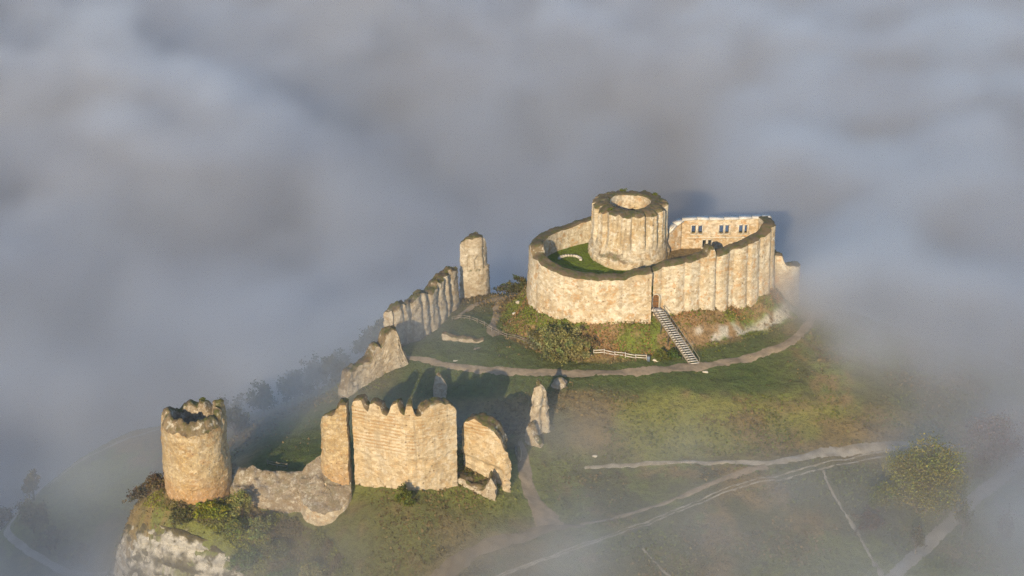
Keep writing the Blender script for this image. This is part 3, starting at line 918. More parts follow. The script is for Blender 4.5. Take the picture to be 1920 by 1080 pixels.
ruin('tall_wall_fragment', 'tall narrow broken wall piece standing left of the striped wall', 'wall', [(-33.6, 249.6), (-32.6, 248.4), (-30.6, 247.7), (-28.75, 247.5)], 2.4, -2.5, [(0, 9.5), (.06, 11.4), (.2, 12.2), (.45, 12.6), (.6, 12.8), (.66, 14.2), (.8, 15.2), (.93, 15.3), (1, 15.0)], M['tower'], side=1, ds=.26, seed=44, rough=.22, top_rough=.35, batter=.7)
cw = [(0, 14.6), (.015, 15.6), (.095, 15.9), (.12, 14.6), (.165, 13.7), (.18, 15.3), (.27, 15.6), (.295, 14.3), (.345, 13.6), (.385, 15.4), (.44, 16.2), (.465, 14.5), (.505, 13.9), (.525, 15.6), (.58, 16.0), (.6, 14.3), (.65, 14.0), (.70, 15.4), (.75, 16.0), (.87, 15.8), (.94, 15.3), (1, 13.6)]
ruin('striped_wall', 'high battered wall with striped stone courses and toothed broken crest', 'wall', [(-27.9, 248.7), (-22.35, 246.7), (-18.8, 245.5), (-17.2, 245.3), (-15.6, 245.7), (-13.0, 246.9), (-9.7, 248.7)], 2.3, -6, cw, M['striped'], side=1, smooth_path=False, ds=.22, seed=45, rough=.07, top_rough=.2, jag=.45, batter=.35,
     ofun=lambda p, u, Z, f, s: .2 * smooth(6.5, 4.5, Z + 1.0 * fbm(np.stack([s, Z], -1), .3, 3, 81)) * fbm(np.stack([p[..., 0] + 0 * Z, p[..., 1] + 0 * Z, Z], -1), .5, 4, 82) - .18 * smooth(5.5, 4.8, Z + .8 * fbm(np.stack([s, Z], -1), .25, 3, 83)))
ruin('leaning_block', 'big rounded wall block with undercut foot right of the striped wall', 'masonry', [(-9.0, 253.4), (-6.5, 252.4), (-3.6, 251.2), (-1.3, 250.4), (-.2, 250.8)], 3.2, -5, [(0, 6.8), (.08, 8.6), (.25, 9.4), (.45, 9.2), (.62, 8.5), (.75, 6.8), (.9, 4.4), (1, 1.6)], M['striped'], side=1, ds=.3, seed=46, rough=.25, top_rough=.35,
     ofun=lambda p, u, Z, f, s: -.8 * smooth(2.4 - 1.6 * 1, 1.2 - 1.6, Z - 1.6 + 2.4 * u) * smooth(.9, .74, u))
ruin('broken_footing', 'low broken footings in front of the leaning block', 'masonry', [(-10.3, 249.6), (-7.6, 248.4), (-5.0, 247.6), (-2.9, 247.4)], 2.6, -7, [(0, -1.0), (.25, -.6), (.4, -2.0), (.6, -1.8), (.75, -1.4), (.9, .4), (1, -1.8)], M['ruin'], side=1, ds=.3, seed=47, rough=.35, top_rough=.5, batter=.5)


def boulder(name, c, r, label, cat, mat, seed, group=None, sub=3):
    import bmesh
    bm = bmesh.new()
    bmesh.ops.create_icosphere(bm, subdivisions=sub, radius=1.0)
    v = np.array([q.co[:] for q in bm.verts])
    f = np.array([[q.index for q in fc.verts] for fc in bm.faces])
    bm.free()
    d = 1 + .30 * fbm(v, 1.1, 3, seed)
    P = np.asarray(c) + v * d[:, None] * np.asarray(r)
    o = mesh_np(name, P, f, mat, None, True, {'wall_uv': ('FLOAT_VECTOR', P)})
    return tag(o, label, cat, group)


boulder('fallen_masonry', (9.3, 283.4, .1), (1.7, 1.2, 1.3), 'dark rounded masonry chunk beside the dirt path in the pillar shadow', 'masonry', M['rubble'], 61)
boulder('fallen_masonry', (-5.4, 269.5, -2.8), (2.4, 1.8, 2.4), 'mossy fallen block in the ditch left of the crooked pillar', 'masonry', M['ruin'], 62, sub=4)
boulder('fallen_masonry', (-2.6, 266.6, -3.6), (1.5, 2.4, 2.4), 'fallen block leaning in the ditch above the leaning block', 'masonry', M['ruin'], 63, sub=4)
boulder('fallen_masonry', (1.2, 263.5, -4.0), (.6, 2.6, 1.2), 'slender rock rib beside the top of the dirt path', 'masonry', M['ruin'], 64)
for i, (x_, y_, s_) in enumerate([(38.8, 289.4, .4), (29.3, 293.2, .5), (15.6, 264.2, .35), (1.4, 313.6, .5), (.6, 311.4, .4), (-.3, 308.9, .4)]):
    boulder('chalk_stone', (x_, y_, float(ground(x_, y_)) + .15 * s_), (s_ * 1.5, s_, s_ * .7), ['small white stone on the verge right of the stair foot', 'pale stones under the shrub at the fence end', 'pale stone lying on the slope above the chalk track', 'uppermost chalk rock on the left flank of the mound', 'middle chalk rock on the left flank of the mound', 'lowest chalk rock on the left flank of the mound'][i], 'stone', M['chalk'], 70 + i, 'loose chalk stones', 2)

# ------------------------------------------------------------------ the stair up to the door
st = thing('wooden_stair', (36.6, 292.4, 0), 'straight pale wooden stair climbing the mound to the curtain door', 'stair')
A, B = np.array((29.9, 300.5, 8.0)), np.array((36.9, 292.3, float(ground(36.9, 292.3)) + .2))
axd = np.array((math.cos(R(14)), math.sin(R(14)), 0))
NSTEP = 25
run = (B - A)[:2] / np.linalg.norm((B - A)[:2])
for i in range(NSTEP):
    c = A + (B - A) * i / (NSTEP - 1)
    m = MB()
    m.box(c, (.98, .15, .06), [axd, np.cross((0, 0, 1), axd), (0, 0, 1)])
    m.build('step', M['tread'], st, False)
for sgn in (-1, 1):
    m = MB()
    m.bar(A + axd * sgn * 1.02 + (0, 0, -.2), B + axd * sgn * 1.02 + (0, 0, -.2), .1, .34)
    m.build('stringer', M['wood'], st, False)
    m = MB()
    m.bar(A + axd * sgn * 1.04 + (0, 0, .95), B + axd * sgn * 1.04 + (0, 0, .95), .07, .07)
    m.build('handrail', M['wood'], st, False)
    for i in range(6):
        c = A + (B - A) * i / 5 + axd * sgn * 1.04
        m = MB()
        m.bar(c + (0, 0, -.3), c + (0, 0, .95), .08, .08)
        m.build('baluster', M['wood'], st, False)
for i in (1, 2, 3, 4):
    c = A + (B - A) * i / 5
    for sgn in (-1, 1):
        m = MB()
        q = c + axd * sgn * .9
        m.bar((q[0], q[1], float(ground(q[0], q[1])) - .4), (q[0], q[1], q[2] - .25), .16, .16)
        m.build('support', M['dark_metal'], st, False)
m = MB()
m.box((29.5, 301.3, 7.9), (1.0, .9, .07))
m.build('landing', M['tread'], st, False)


# ------------------------------------------------------------------ fences
def fence(pts, label, cat, bays, hgt, mat, rails=(.55, 1.0), stepped=0.0, post=.12, rail=(.05, .13)):
    p = resample(np.asarray(pts, float), np.linalg.norm(np.diff(np.asarray(pts, float), axis=0), axis=1).sum() / bays)
    z = ground(p[:, 0], p[:, 1])
    e = thing('wooden_fence', (p[0, 0], p[0, 1], z[0]), label, cat)
    for i in range(len(p)):
        m = MB()
        m.bar((p[i, 0], p[i, 1], z[i] - .3), (p[i, 0], p[i, 1], z[i] + hgt + .1), post, post)
        m.build('post', mat, e, False)
        if i + 1 < len(p):
            for r_ in rails:
                dz = stepped * (i % 2)
                m = MB()
                m.bar((p[i, 0], p[i, 1] - .08, z[i] + r_ + dz), (p[i + 1, 0], p[i + 1, 1] - .08, z[i + 1] + r_ + dz), *rail)
                m.build('rail', mat, e, False)
    return e


fence([(16.6, 294.5), (27.2, 293.3)], 'short pale post and rail fence under the mound beside the big bush', 'fence', 5, 1.1, M['tread'], (.5, 1.05), -.10, .13, (.06, .16))
fence([(-12.8, 313.2), (-9.1, 311.1), (-6.2, 308.2), (-2.8, 304.4), (0, 301.9), (2.8, 299.9), (6.2, 297.6)], 'long weathered fence crossing the lawn left of the big bush', 'fence', 11, 1.1, M['wood'])
fence([(-3.2, 327.4), (-1.6, 327.8), (0.4, 328.6), (1.6, 329.6)], 'thin dark picket barrier on the brink right of the tall tower fragment', 'fence', 5, 2.0, M['dark_metal'], (.9, 1.8))
fence([(-44.8, 257.5), (-42.8, 256.6), (-41.0, 256.0)], 'broken fence bay on the grass right of the round tower', 'fence', 2, 1.1, M['wood'])
sg = thing('information_panel', (27.6, 293.0, float(ground(27.6, 293.0))), 'blue grey information panel at the right end of the short fence', 'panel')
m = MB()
m.box((27.6, 292.9, float(ground(27.6, 293.0)) + .55), (.30, .12, .62))
m.build('cabinet', M['panel'], sg, False)
m = MB()
m.box((27.6, 292.86, float(ground(27.6, 293.0)) + 1.26), (.36, .22, .06))
m.build('lid', M['dark_metal'], sg, False)


# ------------------------------------------------------------------ vegetation
def leaf_mesh(name, P, size, cols, parent=None, label_kw=None, up=0.0):
    """one small bent two-triangle leaf clump at each point P"""
    n = len(P)
    d = RNG.normal(size=(n, 3))
    d[:, 2] += up
    d /= np.linalg.norm(d, axis=1)[:, None]
    a = np.cross(d, RNG.normal(size=(n, 3)))
    a /= np.linalg.norm(a, axis=1)[:, None] + 1e-9
    s = (size * RNG.uniform(.6, 1.5, n))[:, None]
    b = np.cross(d, a)
    V = np.stack([P - a * s * .5, P + b * s * .35, P + a * s * .5 + d * s * .25, P - b * s * .35], 1).reshape(-1, 3)
    F = np.arange(n * 4).reshape(n, 4)
    c4 = np.concatenate([np.repeat(np.clip(cols, .004, 1), 4, 0), np.ones((n * 4, 1))], -1)
    return mesh_np(name, V, F, M['leaf'], parent, False, {'tint': ('FLOAT_COLOR', c4)})


def tree(name, label, cat, base, hgt, rx, col, n_leaf=4000, leaf=.35, trunk=.25, group=None, seed=0, bare=False, stems=1, low=.25, ry=None):
    rg = np.random.default_rng(seed)
    x, y = base
    z = float(ground(x, y)) - .15
    e = thing(name, (x, y, z), label, cat, group)
    ry = ry or rx
    m = MB()
    tips = []
    nl = 26 if bare else 15
    for s_ in range(stems):
        ox, oy = (rg.normal(size=2) * rx * .3 if stems > 1 else (0, 0))
        fork = np.array((x + ox, y + oy, z + hgt * low))
        tm = MB()
        tm.tube([(x + ox * .6, y + oy * .6, z), (x + ox * .8, y + oy * .8, z + hgt * low * .5), fork], [trunk * 1.3, trunk, trunk * .9], 7)
        tm.build('trunk', M['palebark'] if bare else M['bark'], e)
        for k in range(nl):
            th = rg.uniform(0, 2 * np.pi)
            el = rg.uniform(.1, 1.0) ** .8
            rr = np.sqrt(np.clip(1 - el * el, .05, 1)) * rg.uniform(.65, 1.0)
            tip = np.array((x + ox * .5 + rx * rr * math.cos(th), y + oy * .5 + ry * rr * math.sin(th), z + hgt * (low + (1 - low) * el * rg.uniform(.75, 1))))
            mid = fork + (tip - fork) * .5 + np.array((0, 0, .08 * hgt)) + rg.normal(size=3) * .04 * hgt
            m.tube([fork, mid, tip], [trunk * .45, trunk * .25, trunk * .06], 5)
            tips.append((fork, mid, tip))
            for j in range(7 if bare else 3):
                q = mid + (tip - mid) * rg.uniform(.1, .9)
                t2 = q + rg.normal(size=3) * np.array((rx, rx, hgt * .5)) * .2 + np.array((0, 0, .05 * hgt))
                m.tube([q, t2], [trunk * .14, trunk * .04], 4)
                tips.append((q, (q + t2) / 2, t2))
    tag(m.build('branches', M['palebark'] if bare else M['bark'], e), kind='stuff')
    # leaf clumps gathered round the limb ends, with gaps between
    T = np.array([t[2] for t in tips])
    k = rg.integers(0, len(T), n_leaf)
    A_ = np.array([t[1] for t in tips])
    u = rg.uniform(.3, 1.08, n_leaf)[:, None]
    P = A_[k] + (T[k] - A_[k]) * u + rg.normal(size=(n_leaf, 3)) * np.array((rx, ry, hgt * .5)) * .10
    P[:, 2] = np.maximum(P[:, 2], ground(P[:, 0], P[:, 1]) + .1)
    tone = (.55 + .75 * rg.random(len(T)))[k] * rg.uniform(.7, 1.3, n_leaf)
    hue = rg.normal(size=(len(T), 3))[k] * .08
    cols = np.asarray(col)[None] * tone[:, None] * (1 + hue)
    leaf_mesh('crown', P, leaf, cols, e)
    return e


OLIVE, GREEN, LIME, GREY, BROWN, PINK = (.115, .115, .040), (.070, .105, .022), (.185, .200, .030), (.20, .20, .125), (.11, .082, .045), (.24, .185, .165)
tree('round_bush', 'big olive green bush beside the dirt path below the mound', 'bush', (9.4, 293.6), 7.4, 4.6, (.235, .225, .085), 16000, .36, .2, seed=1, stems=3, low=.12)
tree('round_bush', 'second olive bush merging with the big one at the fence end', 'bush', (13.6, 293.8), 6.0, 3.2, (.24, .215, .09), 9000, .36, .16, seed=2, stems=2, low=.12)
tree('pale_bush', 'pale grey green flowering bush left of the big olive bush', 'bush', (5.0, 297.0), 4.4, 2.3, GREY, 4000, .35, .14, seed=3, stems=2, low=.15)
tree('round_bush', 'small bright shrub beside the information panel', 'shrub', (30.2, 293.4), 2.2, 1.6, (.13, .15, .03), 2200, .3, .08, seed=4, low=.15)
tree('round_bush', 'dark shrub at the left foot of the stair', 'shrub', (32.6, 294.0), 2.4, 1.6, GREEN, 1800, .3, .08, seed=5, low=.15)
tree('leafing_tree', 'large yellow green leafing tree beside the double wheel tracks', 'tree', (74.5, 252.5), 13.5, 7.6, (.235, .225, .07), 30000, .26, .26, seed=6, low=.10, stems=3, bare=True)
tree('bare_tree', 'pinkish bare tree fading into the mist at the right edge', 'tree', (91.5, 268), 10.5, 6.4, PINK, 5500, .28, .3, seed=7, bare=True, low=.15, stems=2)
tree('ivy_bush', 'green bush growing at the foot of the striped wall', 'bush', (-18.6, 242.0), 4.6, 1.7, (.125, .150, .03), 3200, .32, .12, seed=8, low=.15)
tree('wall_bush', 'dusky bush against the left end of the curtain wall', 'bush', (1.6, 323.6), 4.6, 2.2, (.10, .105, .04), 2600, .35, .14, seed=9, low=.2)
tree('wall_bush', 'low dark bush on the brink beyond the fork in the path', 'bush', (-1.2, 329.0), 2.6, 2.4, (.085, .09, .04), 1800, .35, .1, seed=10, low=.2)
for i, (x_, y_, h_, r_, c_, n_, lb) in enumerate([
        (-47.6, 242.6, 5.2, 1.9, (.165, .170, .055), 3600, 'pale leafy bush against the right foot of the round tower'),
        (-52.6, 240.0, 2.6, 2.6, (.155, .165, .018), 4200, 'bright yellow green bush straight below the round tower'),
        (-56.6, 239.9, 1.9, 2.2, (.085, .085, .03), 2600, 'dull low bush below the left half of the round tower'),
        (-48.8, 238.2, 2.8, 2.2, (.125, .135, .03), 3000, 'green bush at the brow of the white cliff'),
        (-44.0, 240.2, 4.6, 1.9, (.15, .16, .06), 3200, 'tall greyish bush below the low rubble wall'),
        (-41.2, 237.6, 3.6, 2.1, (.10, .105, .04), 2800, 'brownish bush on the slope below the turret stump'),
        (-45.6, 235.0, 2.6, 2.4, (.075, .11, .028), 3000, 'dark green bush beside the right end of the white cliff'),
        (-39.4, 233.2, 2.6, 2.2, (.07, .11, .028), 2800, 'mid green bush left of the lone pale bush'),
        (-33.6, 232.2, 4.4, 2.3, (.20, .20, .085), 4200, 'lone pale yellow bush at the bottom edge of the picture'),
        (-62.8, 247.0, 3.4, 2.0, (.10, .075, .04), 2400, 'brown leafless bush at the left foot of the round tower'),
        (-66.5, 248.4, 2.8, 2.2, (.095, .075, .045), 2200, 'brown thicket at the left end of the white cliff')]):
    tree('slope_bush', lb, 'bush', (x_, y_), h_, r_ * 1.1, tuple(q * 1.5 for q in c_), n_, .30, .1, seed=20 + i, low=.12, stems=2, group='bushes below the round tower')
for i, (x_, y_, h_, r_, c_, lb) in enumerate([
        (-95.5, 275.0, 8.0, 4.2, (.17, .16, .08), 'pale tree inside the bend of the lower left path'),
        (-91.0, 269.5, 6.0, 3.4, (.20, .185, .10), 'small whitish tree beside the lower left path'),
        (-100.0, 291.0, 7.0, 2.0, (.17, .14, .05), 'narrow yellowish tree where the lower left path climbs'),
        (-107.0, 289.0, 6.0, 3.0, (.15, .10, .06), 'brownish tree at the left edge of the picture'),
        (-84.0, 265.6, 3.0, 3.0, (.17, .15, .04), 'yellowish scrub bush along the lower left path')]):
    tree('valley_tree', lb, 'tree', (x_, y_), h_, r_, c_, 3600, .36, .16, seed=40 + i, low=.2, group='trees by the lower left path')
wood_spots = [(-37.8, 318.6), (-42.5, 314.0), (-32.2, 324.6), (-46.5, 306.7), (-52.0, 299.4), (-57, 292), (-47, 318), (-27, 316), (-38, 306), (-60, 303), (-30, 331), (-21, 331)]
wl = ['nearest dim tree of the wood left of the jagged fragment', 'dim tree low on the wooded slope below the long craggy wall', 'highest dim tree behind the long craggy wall', 'dim tree midway down the misty wooded slope', 'dim tree above the grass behind the round tower', 'dim tree directly behind the round tower top', 'dim tree far down the misty slope', 'dim tree close behind the left end of the long craggy wall', 'dim tree just left of the jagged fragment', 'lowest dim tree at the fog edge behind the round tower', 'dim tree sinking in fog behind the tall tower fragment', 'dim tree in fog left of the tall tower fragment']
for i, (x_, y_) in enumerate(wood_spots):
    tree('slope_tree', wl[i], 'tree', (x_, y_), 6.5 + 2.5 * ((i * 37) % 5) / 5, 3.4 + ((i * 13) % 4) * .3, (.075, .075, .035), 2200, .5, .18, seed=60 + i, low=.2, group='trees on the misty slope')
for i, (x_, y_, c_, lb) in enumerate([(80.5, 246.0, (.15, .145, .05), 'thin leafless sapling on the left verge of the lane'), (87.5, 244.5, (.17, .13, .08), 'thin sapling on the right verge of the lane'), (70.5, 239.2, (.14, .125, .07), 'slim sapling beside the lane at the bottom'), (67.5, 250.5, (.17, .18, .03), 'small yellowish tree left of the large leafing tree'), (80.8, 255.5, (.16, .165, .04), 'low bushy tree right of the large leafing tree'), (64.0, 245.6, (.12, .075, .045), 'reddish brown thicket beside the chalk trail')]):
    tree('sapling', lb, 'tree', (x_, y_), [8, 7.5, 6, 6.5, 6, 3.2][i], [1.8, 1.8, 1.5, 3.6, 3.2, 3.0][i], c_, [900, 900, 700, 4000, 3600, 2600][i], .26, .12, seed=80 + i, bare=i < 3, low=.2, group='trees along the lane')

# tufts of grass growing on the crowns of the walls
tg = [(23.8, 326.2, 24.4), (30.6, 324.0, 24.4), (20.4, 315.3, 24.2), (-54.6, 252.0, 13.5)]
tl = ['green tuft on the far rim of the round keep', 'green tuft on the right rim of the round keep', 'mossy tuft on the left front rim of the round keep', 'green tuft on the back crest of the round tower']
for (x_, y_, z_), lb in zip(tg, tl):
    P = np.array((x_, y_, z_)) + RNG.normal(size=(110, 3)) * (.28, .28, .16)
    P[:, 2] = np.maximum(P[:, 2], z_ - .1)
    tag(leaf_mesh('grass_tuft', P, .3, np.array([.12, .14, .02]) * RNG.uniform(.6, 1.4, (110, 1))), lb, 'plant', 'tufts on the wall tops')

# undergrowth: uncounted tufts over the slopes and the mound
n = 150000
ux, uy = RNG.uniform(-75, 110, n), RNG.uniform(222, 332, n)
p2 = np.stack([ux, uy], -1)
d = dist_poly(ux, uy, BSP[::2])
den = .25 + .55 * fbm(p2, .10, 3, 51)
lawnm = (uy > 282) & (uy < 318) & (ux > -24) & (ux < 62) & (d > 7.5)
den = np.where(lawnm, den * .05, den)
den = np.where((d > .4) & (d < 6), np.where(ux > 35, np.where(d < 3.2, .6, .08), .9), den)
den = np.where(d < .2, 0, den)
den = np.where((ux > -46) & (ux < -16) & (uy > 254) & (uy < 285), 0.02, den)
dcl = dist_poly(ux, uy, np.vstack([np.array(CLIFF), [(-34, 262), (-66, 262)]]))
clf = (dcl > .3) & (dcl < 7) & (ux < -39) & (uy < 251)
den = np.where(clf, .035, den)
ok = RNG.random(n) < den
ux, uy, d, p2 = ux[ok], uy[ok], d[ok], p2[ok]
roads = [[(-22, 294.4), (0, 289.6), (21, 288.5), (37, 291.2), (48, 295), (57, 300.5), (66, 317)], [(1.6, 268), (2.7, 256), (5.7, 247), (6.3, 243.5), (-5.6, 237.8), (-18, 226)], [(13.5, 261.3), (29, 263.1), (48, 263.4), (58, 266.2), (74, 270.6), (95, 274)], [(-10, 226.8), (-3.6, 231), (18, 242.8), (38, 254.5), (58, 263), (74, 268.5), (95, 273)], [(58, 222), (65.7, 232.3), (81.7, 252.6), (98.8, 271.6), (112, 286)], [(58.1, 262), (59.9, 251.2), (63.1, 233.1)], [(47.5, 262.6), (30, 253.2), (12, 245)]]
hw = [2.2, 2.2, 1.4, 1.3, 1.9, .8, .8]
near = np.zeros(len(ux), bool)
for rd, h_ in zip(roads, hw):
    q = np.asarray(rd, float)
    for a, b in zip(q[:-1], q[1:]):
        e_ = b - a
        t_ = np.clip(((ux - a[0]) * e_[0] + (uy - a[1]) * e_[1]) / (e_ @ e_), 0, 1)
        near |= np.hypot(ux - a[0] - t_ * e_[0], uy - a[1] - t_ * e_[1]) < h_
ux, uy, d, p2 = ux[~near], uy[~near], d[~near], p2[~near]
nz = fbm(p2, .09, 3, 52)
c = mixc(np.broadcast_to(np.array([.215, .160, .075]), (len(ux), 3)), np.array([.150, .170, .035]), smooth(-.2, .3, nz))
c = mixc(c, np.array([.16, .125, .06]), .8 * smooth(247, 243, uy) * smooth(-38, -30, ux) * smooth(16, 4, ux))
c = c * RNG.uniform(.6, 1.35, (len(ux), 1))
P = np.stack([ux, uy, ground(ux, uy) + RNG.uniform(.02, .28, len(ux))], -1)
und = leaf_mesh('undergrowth', P, .5, c, None, up=.6)
tag(und, 'tangled dry grass and scrub over the slopes', 'undergrowth', None, 'stuff')

# thicket: the scrub that clothes the slope under the round tower and the turret stump, and low bracken on the mound
def thicket(n, x0, x1, y0, y1, keepf, hmax, cols, name, label, size):
    x, y = RNG.uniform(x0, x1, n), RNG.uniform(y0, y1, n)
    k_ = keepf(x, y)
    x, y = x[k_], y[k_]
    q = np.stack([x, y], -1)
    lump = np.clip(.35 + .9 * fbm(q, .28, 3, 151), 0, 1.2)
    zz = ground(x, y) + hmax * lump * RNG.uniform(.25, 1.0, len(x)) ** .6
    a_ = smooth(-.35, .35, fbm(q, .16, 3, 152))
    b_ = smooth(.05, .4, fbm(q, .2, 3, 153))
    c_ = mixc(mixc(np.broadcast_to(np.array(cols[0]), (len(x), 3)), np.array(cols[1]), a_), np.array(cols[2]), b_)
    c_ = c_ * RNG.uniform(.6, 1.4, (len(x), 1))
    return tag(leaf_mesh(name, np.stack([x, y, zz], -1), size, c_), label, 'undergrowth', None, 'stuff')


def on_spur(x, y):
    dd = dist_poly(x, y, np.array([(-66, 246), (-62, 243), (-57, 240.2), (-52, 238), (-47, 235.6), (-41, 231.5), (-30, 226), (-27, 233), (-33, 240.5), (-38, 243.5), (-46, 244.6), (-50, 242.5), (-56, 241.6), (-61, 244.2), (-62, 247)]))
    return dd < 0


thicket(60000, -67, -26, 225, 248, on_spur, 1.5, [(.16, .125, .065), (.15, .165, .035), (.24, .25, .035)], 'thicket', 'mixed scrub clothing the slope below the round tower', .34)
bsp_d = lambda x, y: dist_poly(x, y, BSP[::2])
thicket(26000, -2, 60, 291, 318, lambda x, y: (lambda q: (q > .5) & (q < np.where(x > 35, 3.2, 6.2)) & ~((x > 28.5) & (x < 38.5) & (y < 301.5)))(bsp_d(x, y)), .7, [(.31, .17, .07), (.25, .165, .07), (.17, .20, .03)], 'bracken', 'red brown bracken and green tufts on the flanks of the mound', .36)

# ------------------------------------------------------------------ the fog: a bank filling the valley and thin drifts over the ridge
FX0, FX1, FY0, FY1, FZ0, FZ1 = -520., 520., 205., 1005., -84., 46.
VX, VY, VZ = 208, 160, 36
fx = FX0 + (np.arange(VX) + .5) * (FX1 - FX0) / VX
fy = FY0 + (np.arange(VY) + .5) * (FY1 - FY0) / VY
fgx, fgy = np.meshgrid(fx, fy, indexing='ij')
fp = np.stack([fgx, fgy], -1)


def bump2(x, y, rx, ry=None, ang=0.0):
    ca, sa = math.cos(R(ang)), math.sin(R(ang))
    dx, dy = fgx - x, fgy - y
    a, b = dx * ca + dy * sa, -dx * sa + dy * ca
    return np.exp(-(a / rx) ** 2 - (b / (ry or rx)) ** 2)


# outside the ridge the bank stands deep; on it only the drifts listed below
ridge = 1 - smooth(.78, 1.12, np.hypot((fgx - 12) / 92.0, (fgy - 276) / 62.0))
bank = (1 - ridge) * (smooth(250, 340, fgy + .75 * np.abs(fgx - 15) * (fgx < 15) + .45 * np.maximum(fgx - 70, 0)))
top = -12 + 14 * smooth(380, 650, fgy)
billow = fbm(fp, .0065, 4, 101)
top = top + 26 * billow * smooth(330, 420, fgy + np.abs(fgx - 20) * .8)
drift = .006 + .011 * smooth(258, 236, fgy) * smooth(-60, -20, fgx) + .012 * smooth(14, 60, fgx) * smooth(288, 278, fgy) + .02 * smooth(46, 70, fgx) * smooth(262, 275, fgy) + .045 * smooth(52, 84, fgx) * smooth(268, 300, fgy) + .004 * smooth(58, 85, fgx)
for x_, y_, rx_, ry_, a_, k_ in [(60, 316, 16, 14, 0, .020), (27, 270, 20, 6, 3, .042), (12, 258, 14, 8, 10, .016), (-12, 284, 12, 9, 0, .016), (-24, 297, 13, 12, 30, .030), (-16, 310, 9, 12, 0, .018),
                                 (66, 244, 40, 14, 30, .006), (24, 238, 26, 8, 10, .006), (-80, 262, 16, 10, 0, .010), (-100, 300, 24, 20, 0, .010), (-64, 231, 14, 6, 0, .024), (-18, 235, 22, 7, 0, .014), (75, 254, 14, 10, 0, .012), (-46, 312, 20, 16, 30, .030), (-34, 276, 22, 10, 0, .014), (-8, 266, 10, 7, 0, .014)]:
    drift = drift + k_ * bump2(x_, y_, rx_, ry_, a_)
for x_, y_, rx_, ry_, a_, k_ in [(20, 305, 24, 15, 0, .9), (20, 290, 22, 6, 0, .75), (-50, 240, 18, 10, 0, .85), (-20, 247, 10, 6, 0, .5)]:
    drift = drift * (1 - k_ * bump2(x_, y_, rx_, ry_, a_))
drift *= 1.5 * (1 + .7 * fbm(fp, .05, 3, 103))
dtop = 6 + 5 * bump2(-22, 302, 16, 18) + 14 * bump2(68, 318, 26, 22) + 6 * smooth(60, 90, fgx)
fmap = bpy.data.meshes.new('fog')
NP = VX * VY
corner = np.array([[x, y, z] for x in (FX0, FX1) for y in (FY0, FY1) for z in (FZ0, FZ1)])
GXYZ = np.stack([fgx, fgy, np.full_like(fgx, FZ1)], -1).reshape(-1, 3)
allv = np.vstack([GXYZ, corner]).astype(np.float32)
fmap.vertices.add(len(allv))
fmap.vertices.foreach_set('co', allv.ravel())
for an, ar in (('bank', np.maximum(bank, 0)), ('top', top), ('drift', np.maximum(drift, 0.0)), ('drift_top', dtop)):
    at = fmap.attributes.new(an, 'FLOAT', 'POINT')
    at.data.foreach_set('value', np.r_[ar.ravel(), np.zeros(8)].astype(np.float32))
fog = bpy.data.objects.new('fog', fmap)
C.objects.link(fog)
tag(fog, 'bank of morning fog filling the valley and drifting over the ridge', 'fog', None, 'stuff')
fm = bpy.data.materials.new('fog')
fm.use_nodes = True
fm.node_tree.nodes.clear()
fo = fm.node_tree.nodes.new('ShaderNodeOutputMaterial')
fv_ = fm.node_tree.nodes.new('ShaderNodeVolumePrincipled')
fv_.inputs['Color'].default_value = (.93, .942, .975, 1)
fv_.inputs['Density'].default_value = 1.0
fv_.inputs['Anisotropy'].default_value = 0.35
fm.node_tree.links.new(fv_.outputs[0], fo.inputs['Volume'])
fmap.materials.append(fm)
ng = bpy.data.node_groups.new('fog', 'GeometryNodeTree')
ng.interface.new_socket('Geometry', in_out='INPUT', socket_type='NodeSocketGeometry')
ng.interface.new_socket('Geometry', in_out='OUTPUT', socket_type='NodeSocketGeometry')


def gn(typ, **kw):
    nd = ng.nodes.new(typ)
    for k_, v_ in kw.items():
        if k_[0] == '_':
            setattr(nd, k_[1:], v_)
    return nd


def gmath(op, a, b=0.0, clamp=False):
    nd = gn('ShaderNodeMath', _operation=op, _use_clamp=clamp)
    for i_, x_ in enumerate((a, b)):
        if isinstance(x_, bpy.types.NodeSocket):
            ng.links.new(x_, nd.inputs[i_])
        else:
            nd.inputs[i_].default_value = x_
    return nd.outputs[0]


def gramp(v, a, b):
    nd = gn('ShaderNodeMapRange', _interpolation_type='SMOOTHSTEP')
    ng.links.new(v, nd.inputs['Value'])
    nd.inputs['From Min'].default_value = a
    nd.inputs['From Max'].default_value = b
    return nd.outputs[0]


gin, gout = gn('NodeGroupInput'), gn('NodeGroupOutput')
vc = gn('GeometryNodeVolumeCube')
vc.inputs['Min'].default_value = (FX0, FY0, FZ0)
vc.inputs['Max'].default_value = (FX1, FY1, FZ1)
for k_, v_ in (('X', VX), ('Y', VY), ('Z', VZ)):
    vc.inputs['Resolution ' + k_].default_value = v_
pos = gn('GeometryNodeInputPosition').outputs[0]
sp = gn('ShaderNodeSeparateXYZ')
ng.links.new(pos, sp.inputs[0])
ix = gmath('MINIMUM', gmath('MAXIMUM', gmath('FLOOR', gmath('DIVIDE', gmath('SUBTRACT', sp.outputs[0], FX0), (FX1 - FX0) / VX)), 0), VX - 1)
iy = gmath('MINIMUM', gmath('MAXIMUM', gmath('FLOOR', gmath('DIVIDE', gmath('SUBTRACT', sp.outputs[1], FY0), (FY1 - FY0) / VY)), 0), VY - 1)
idx = gmath('ADD', gmath('MULTIPLY', ix, VY), iy)


def sample(name):
    at = gn('GeometryNodeInputNamedAttribute', _data_type='FLOAT')
    at.inputs['Name'].default_value = name
    si = gn('GeometryNodeSampleIndex', _data_type='FLOAT', _domain='POINT')
    ng.links.new(gin.outputs[0], si.inputs['Geometry'])
    ng.links.new(at.outputs[0], si.inputs['Value'])
    ng.links.new(idx, si.inputs['Index'])
    return si.outputs[0]


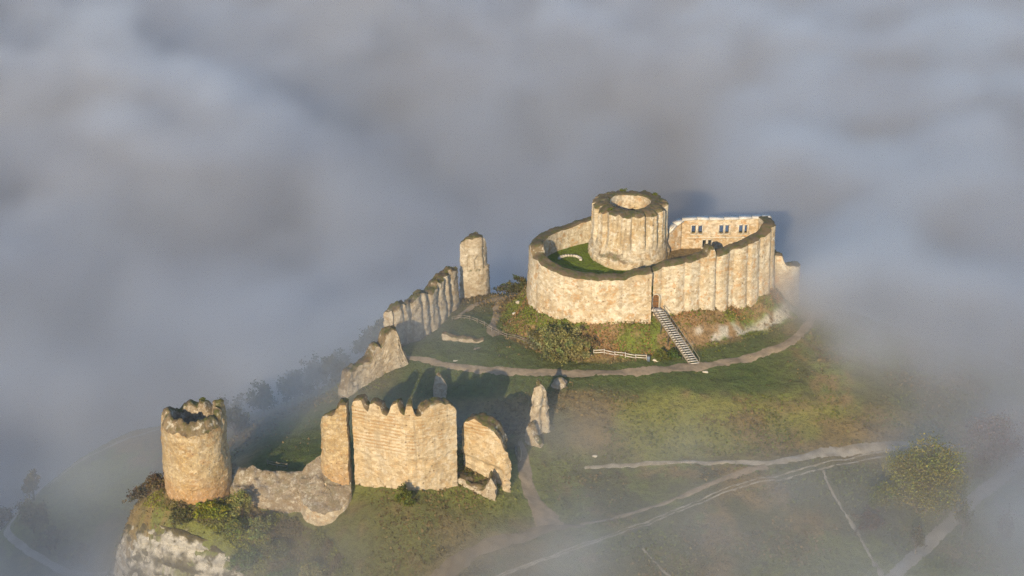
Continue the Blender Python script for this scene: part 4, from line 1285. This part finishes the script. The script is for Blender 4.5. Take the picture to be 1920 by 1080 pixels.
def gnoise(scale, detail, zs=1.0):
    nd = gn('ShaderNodeTexNoise')
    vm = gn('ShaderNodeVectorMath', _operation='MULTIPLY')
    ng.links.new(pos, vm.inputs[0])
    vm.inputs[1].default_value = (1, 1, zs)
    ng.links.new(vm.outputs[0], nd.inputs['Vector'])
    nd.inputs['Scale'].default_value = scale
    nd.inputs['Detail'].default_value = detail
    return gmath('SUBTRACT', nd.outputs[0], .5)


zc = sp.outputs[2]
n1, n2, n3 = gnoise(.011, 4, 1.6), gnoise(.035, 3, 1.5), gnoise(.05, 5, 2.0)
above = gmath('SUBTRACT', gmath('ADD', sample('top'), gmath('ADD', gmath('MULTIPLY', n1, 92), gmath('ADD', gmath('MULTIPLY', n2, 26), gmath('MULTIPLY', n3, 24)))), zc)
dens_bank = gmath('MULTIPLY', gmath('MULTIPLY', gramp(above, -2, 20), sample('bank')), gmath('MAXIMUM', gmath('ADD', .075, gmath('MULTIPLY', n3, .26)), .004))
ab2 = gmath('SUBTRACT', gmath('ADD', sample('drift_top'), gmath('MULTIPLY', n2, 26)), zc)
wisp = gramp(gmath('ADD', gmath('MULTIPLY', n2, 1.3), gmath('MULTIPLY', n1, 1.0)), -.62, .5)
dens_drift = gmath('MULTIPLY', gmath('MULTIPLY', gramp(ab2, 0, 16), sample('drift')), gmath('MULTIPLY', wisp, 2.0))
ng.links.new(gmath('MAXIMUM', gmath('ADD', dens_bank, dens_drift), 0.0), vc.inputs['Density'])
sm = gn('GeometryNodeSetMaterial')
sm.inputs['Material'].default_value = fm
ng.links.new(vc.outputs[0], sm.inputs[0])
ng.links.new(sm.outputs[0], gout.inputs[0])
fog.modifiers.new('fog', 'NODES').node_group = ng

# ------------------------------------------------------------------ the air itself: one even box of haze round everything
hm = bpy.data.materials.new('haze')
hm.use_nodes = True
hm.node_tree.nodes.clear()
ho = hm.node_tree.nodes.new('ShaderNodeOutputMaterial')
hv = hm.node_tree.nodes.new('ShaderNodeVolumePrincipled')
hv.inputs['Color'].default_value = (.90, .94, 1.0, 1)
hv.inputs['Density'].default_value = 0.00012
hv.inputs['Anisotropy'].default_value = 0.25
hm.node_tree.links.new(hv.outputs[0], ho.inputs['Volume'])
hb = MB()
hb.box((0, 1250, (GZ.min() - 1 + 190) / 2), (3900, 4150, (190 - GZ.min() + 1) / 2))
tag(hb.build('haze', hm, None, False), 'even pale haze over the whole valley', 'haze', None, 'stuff')
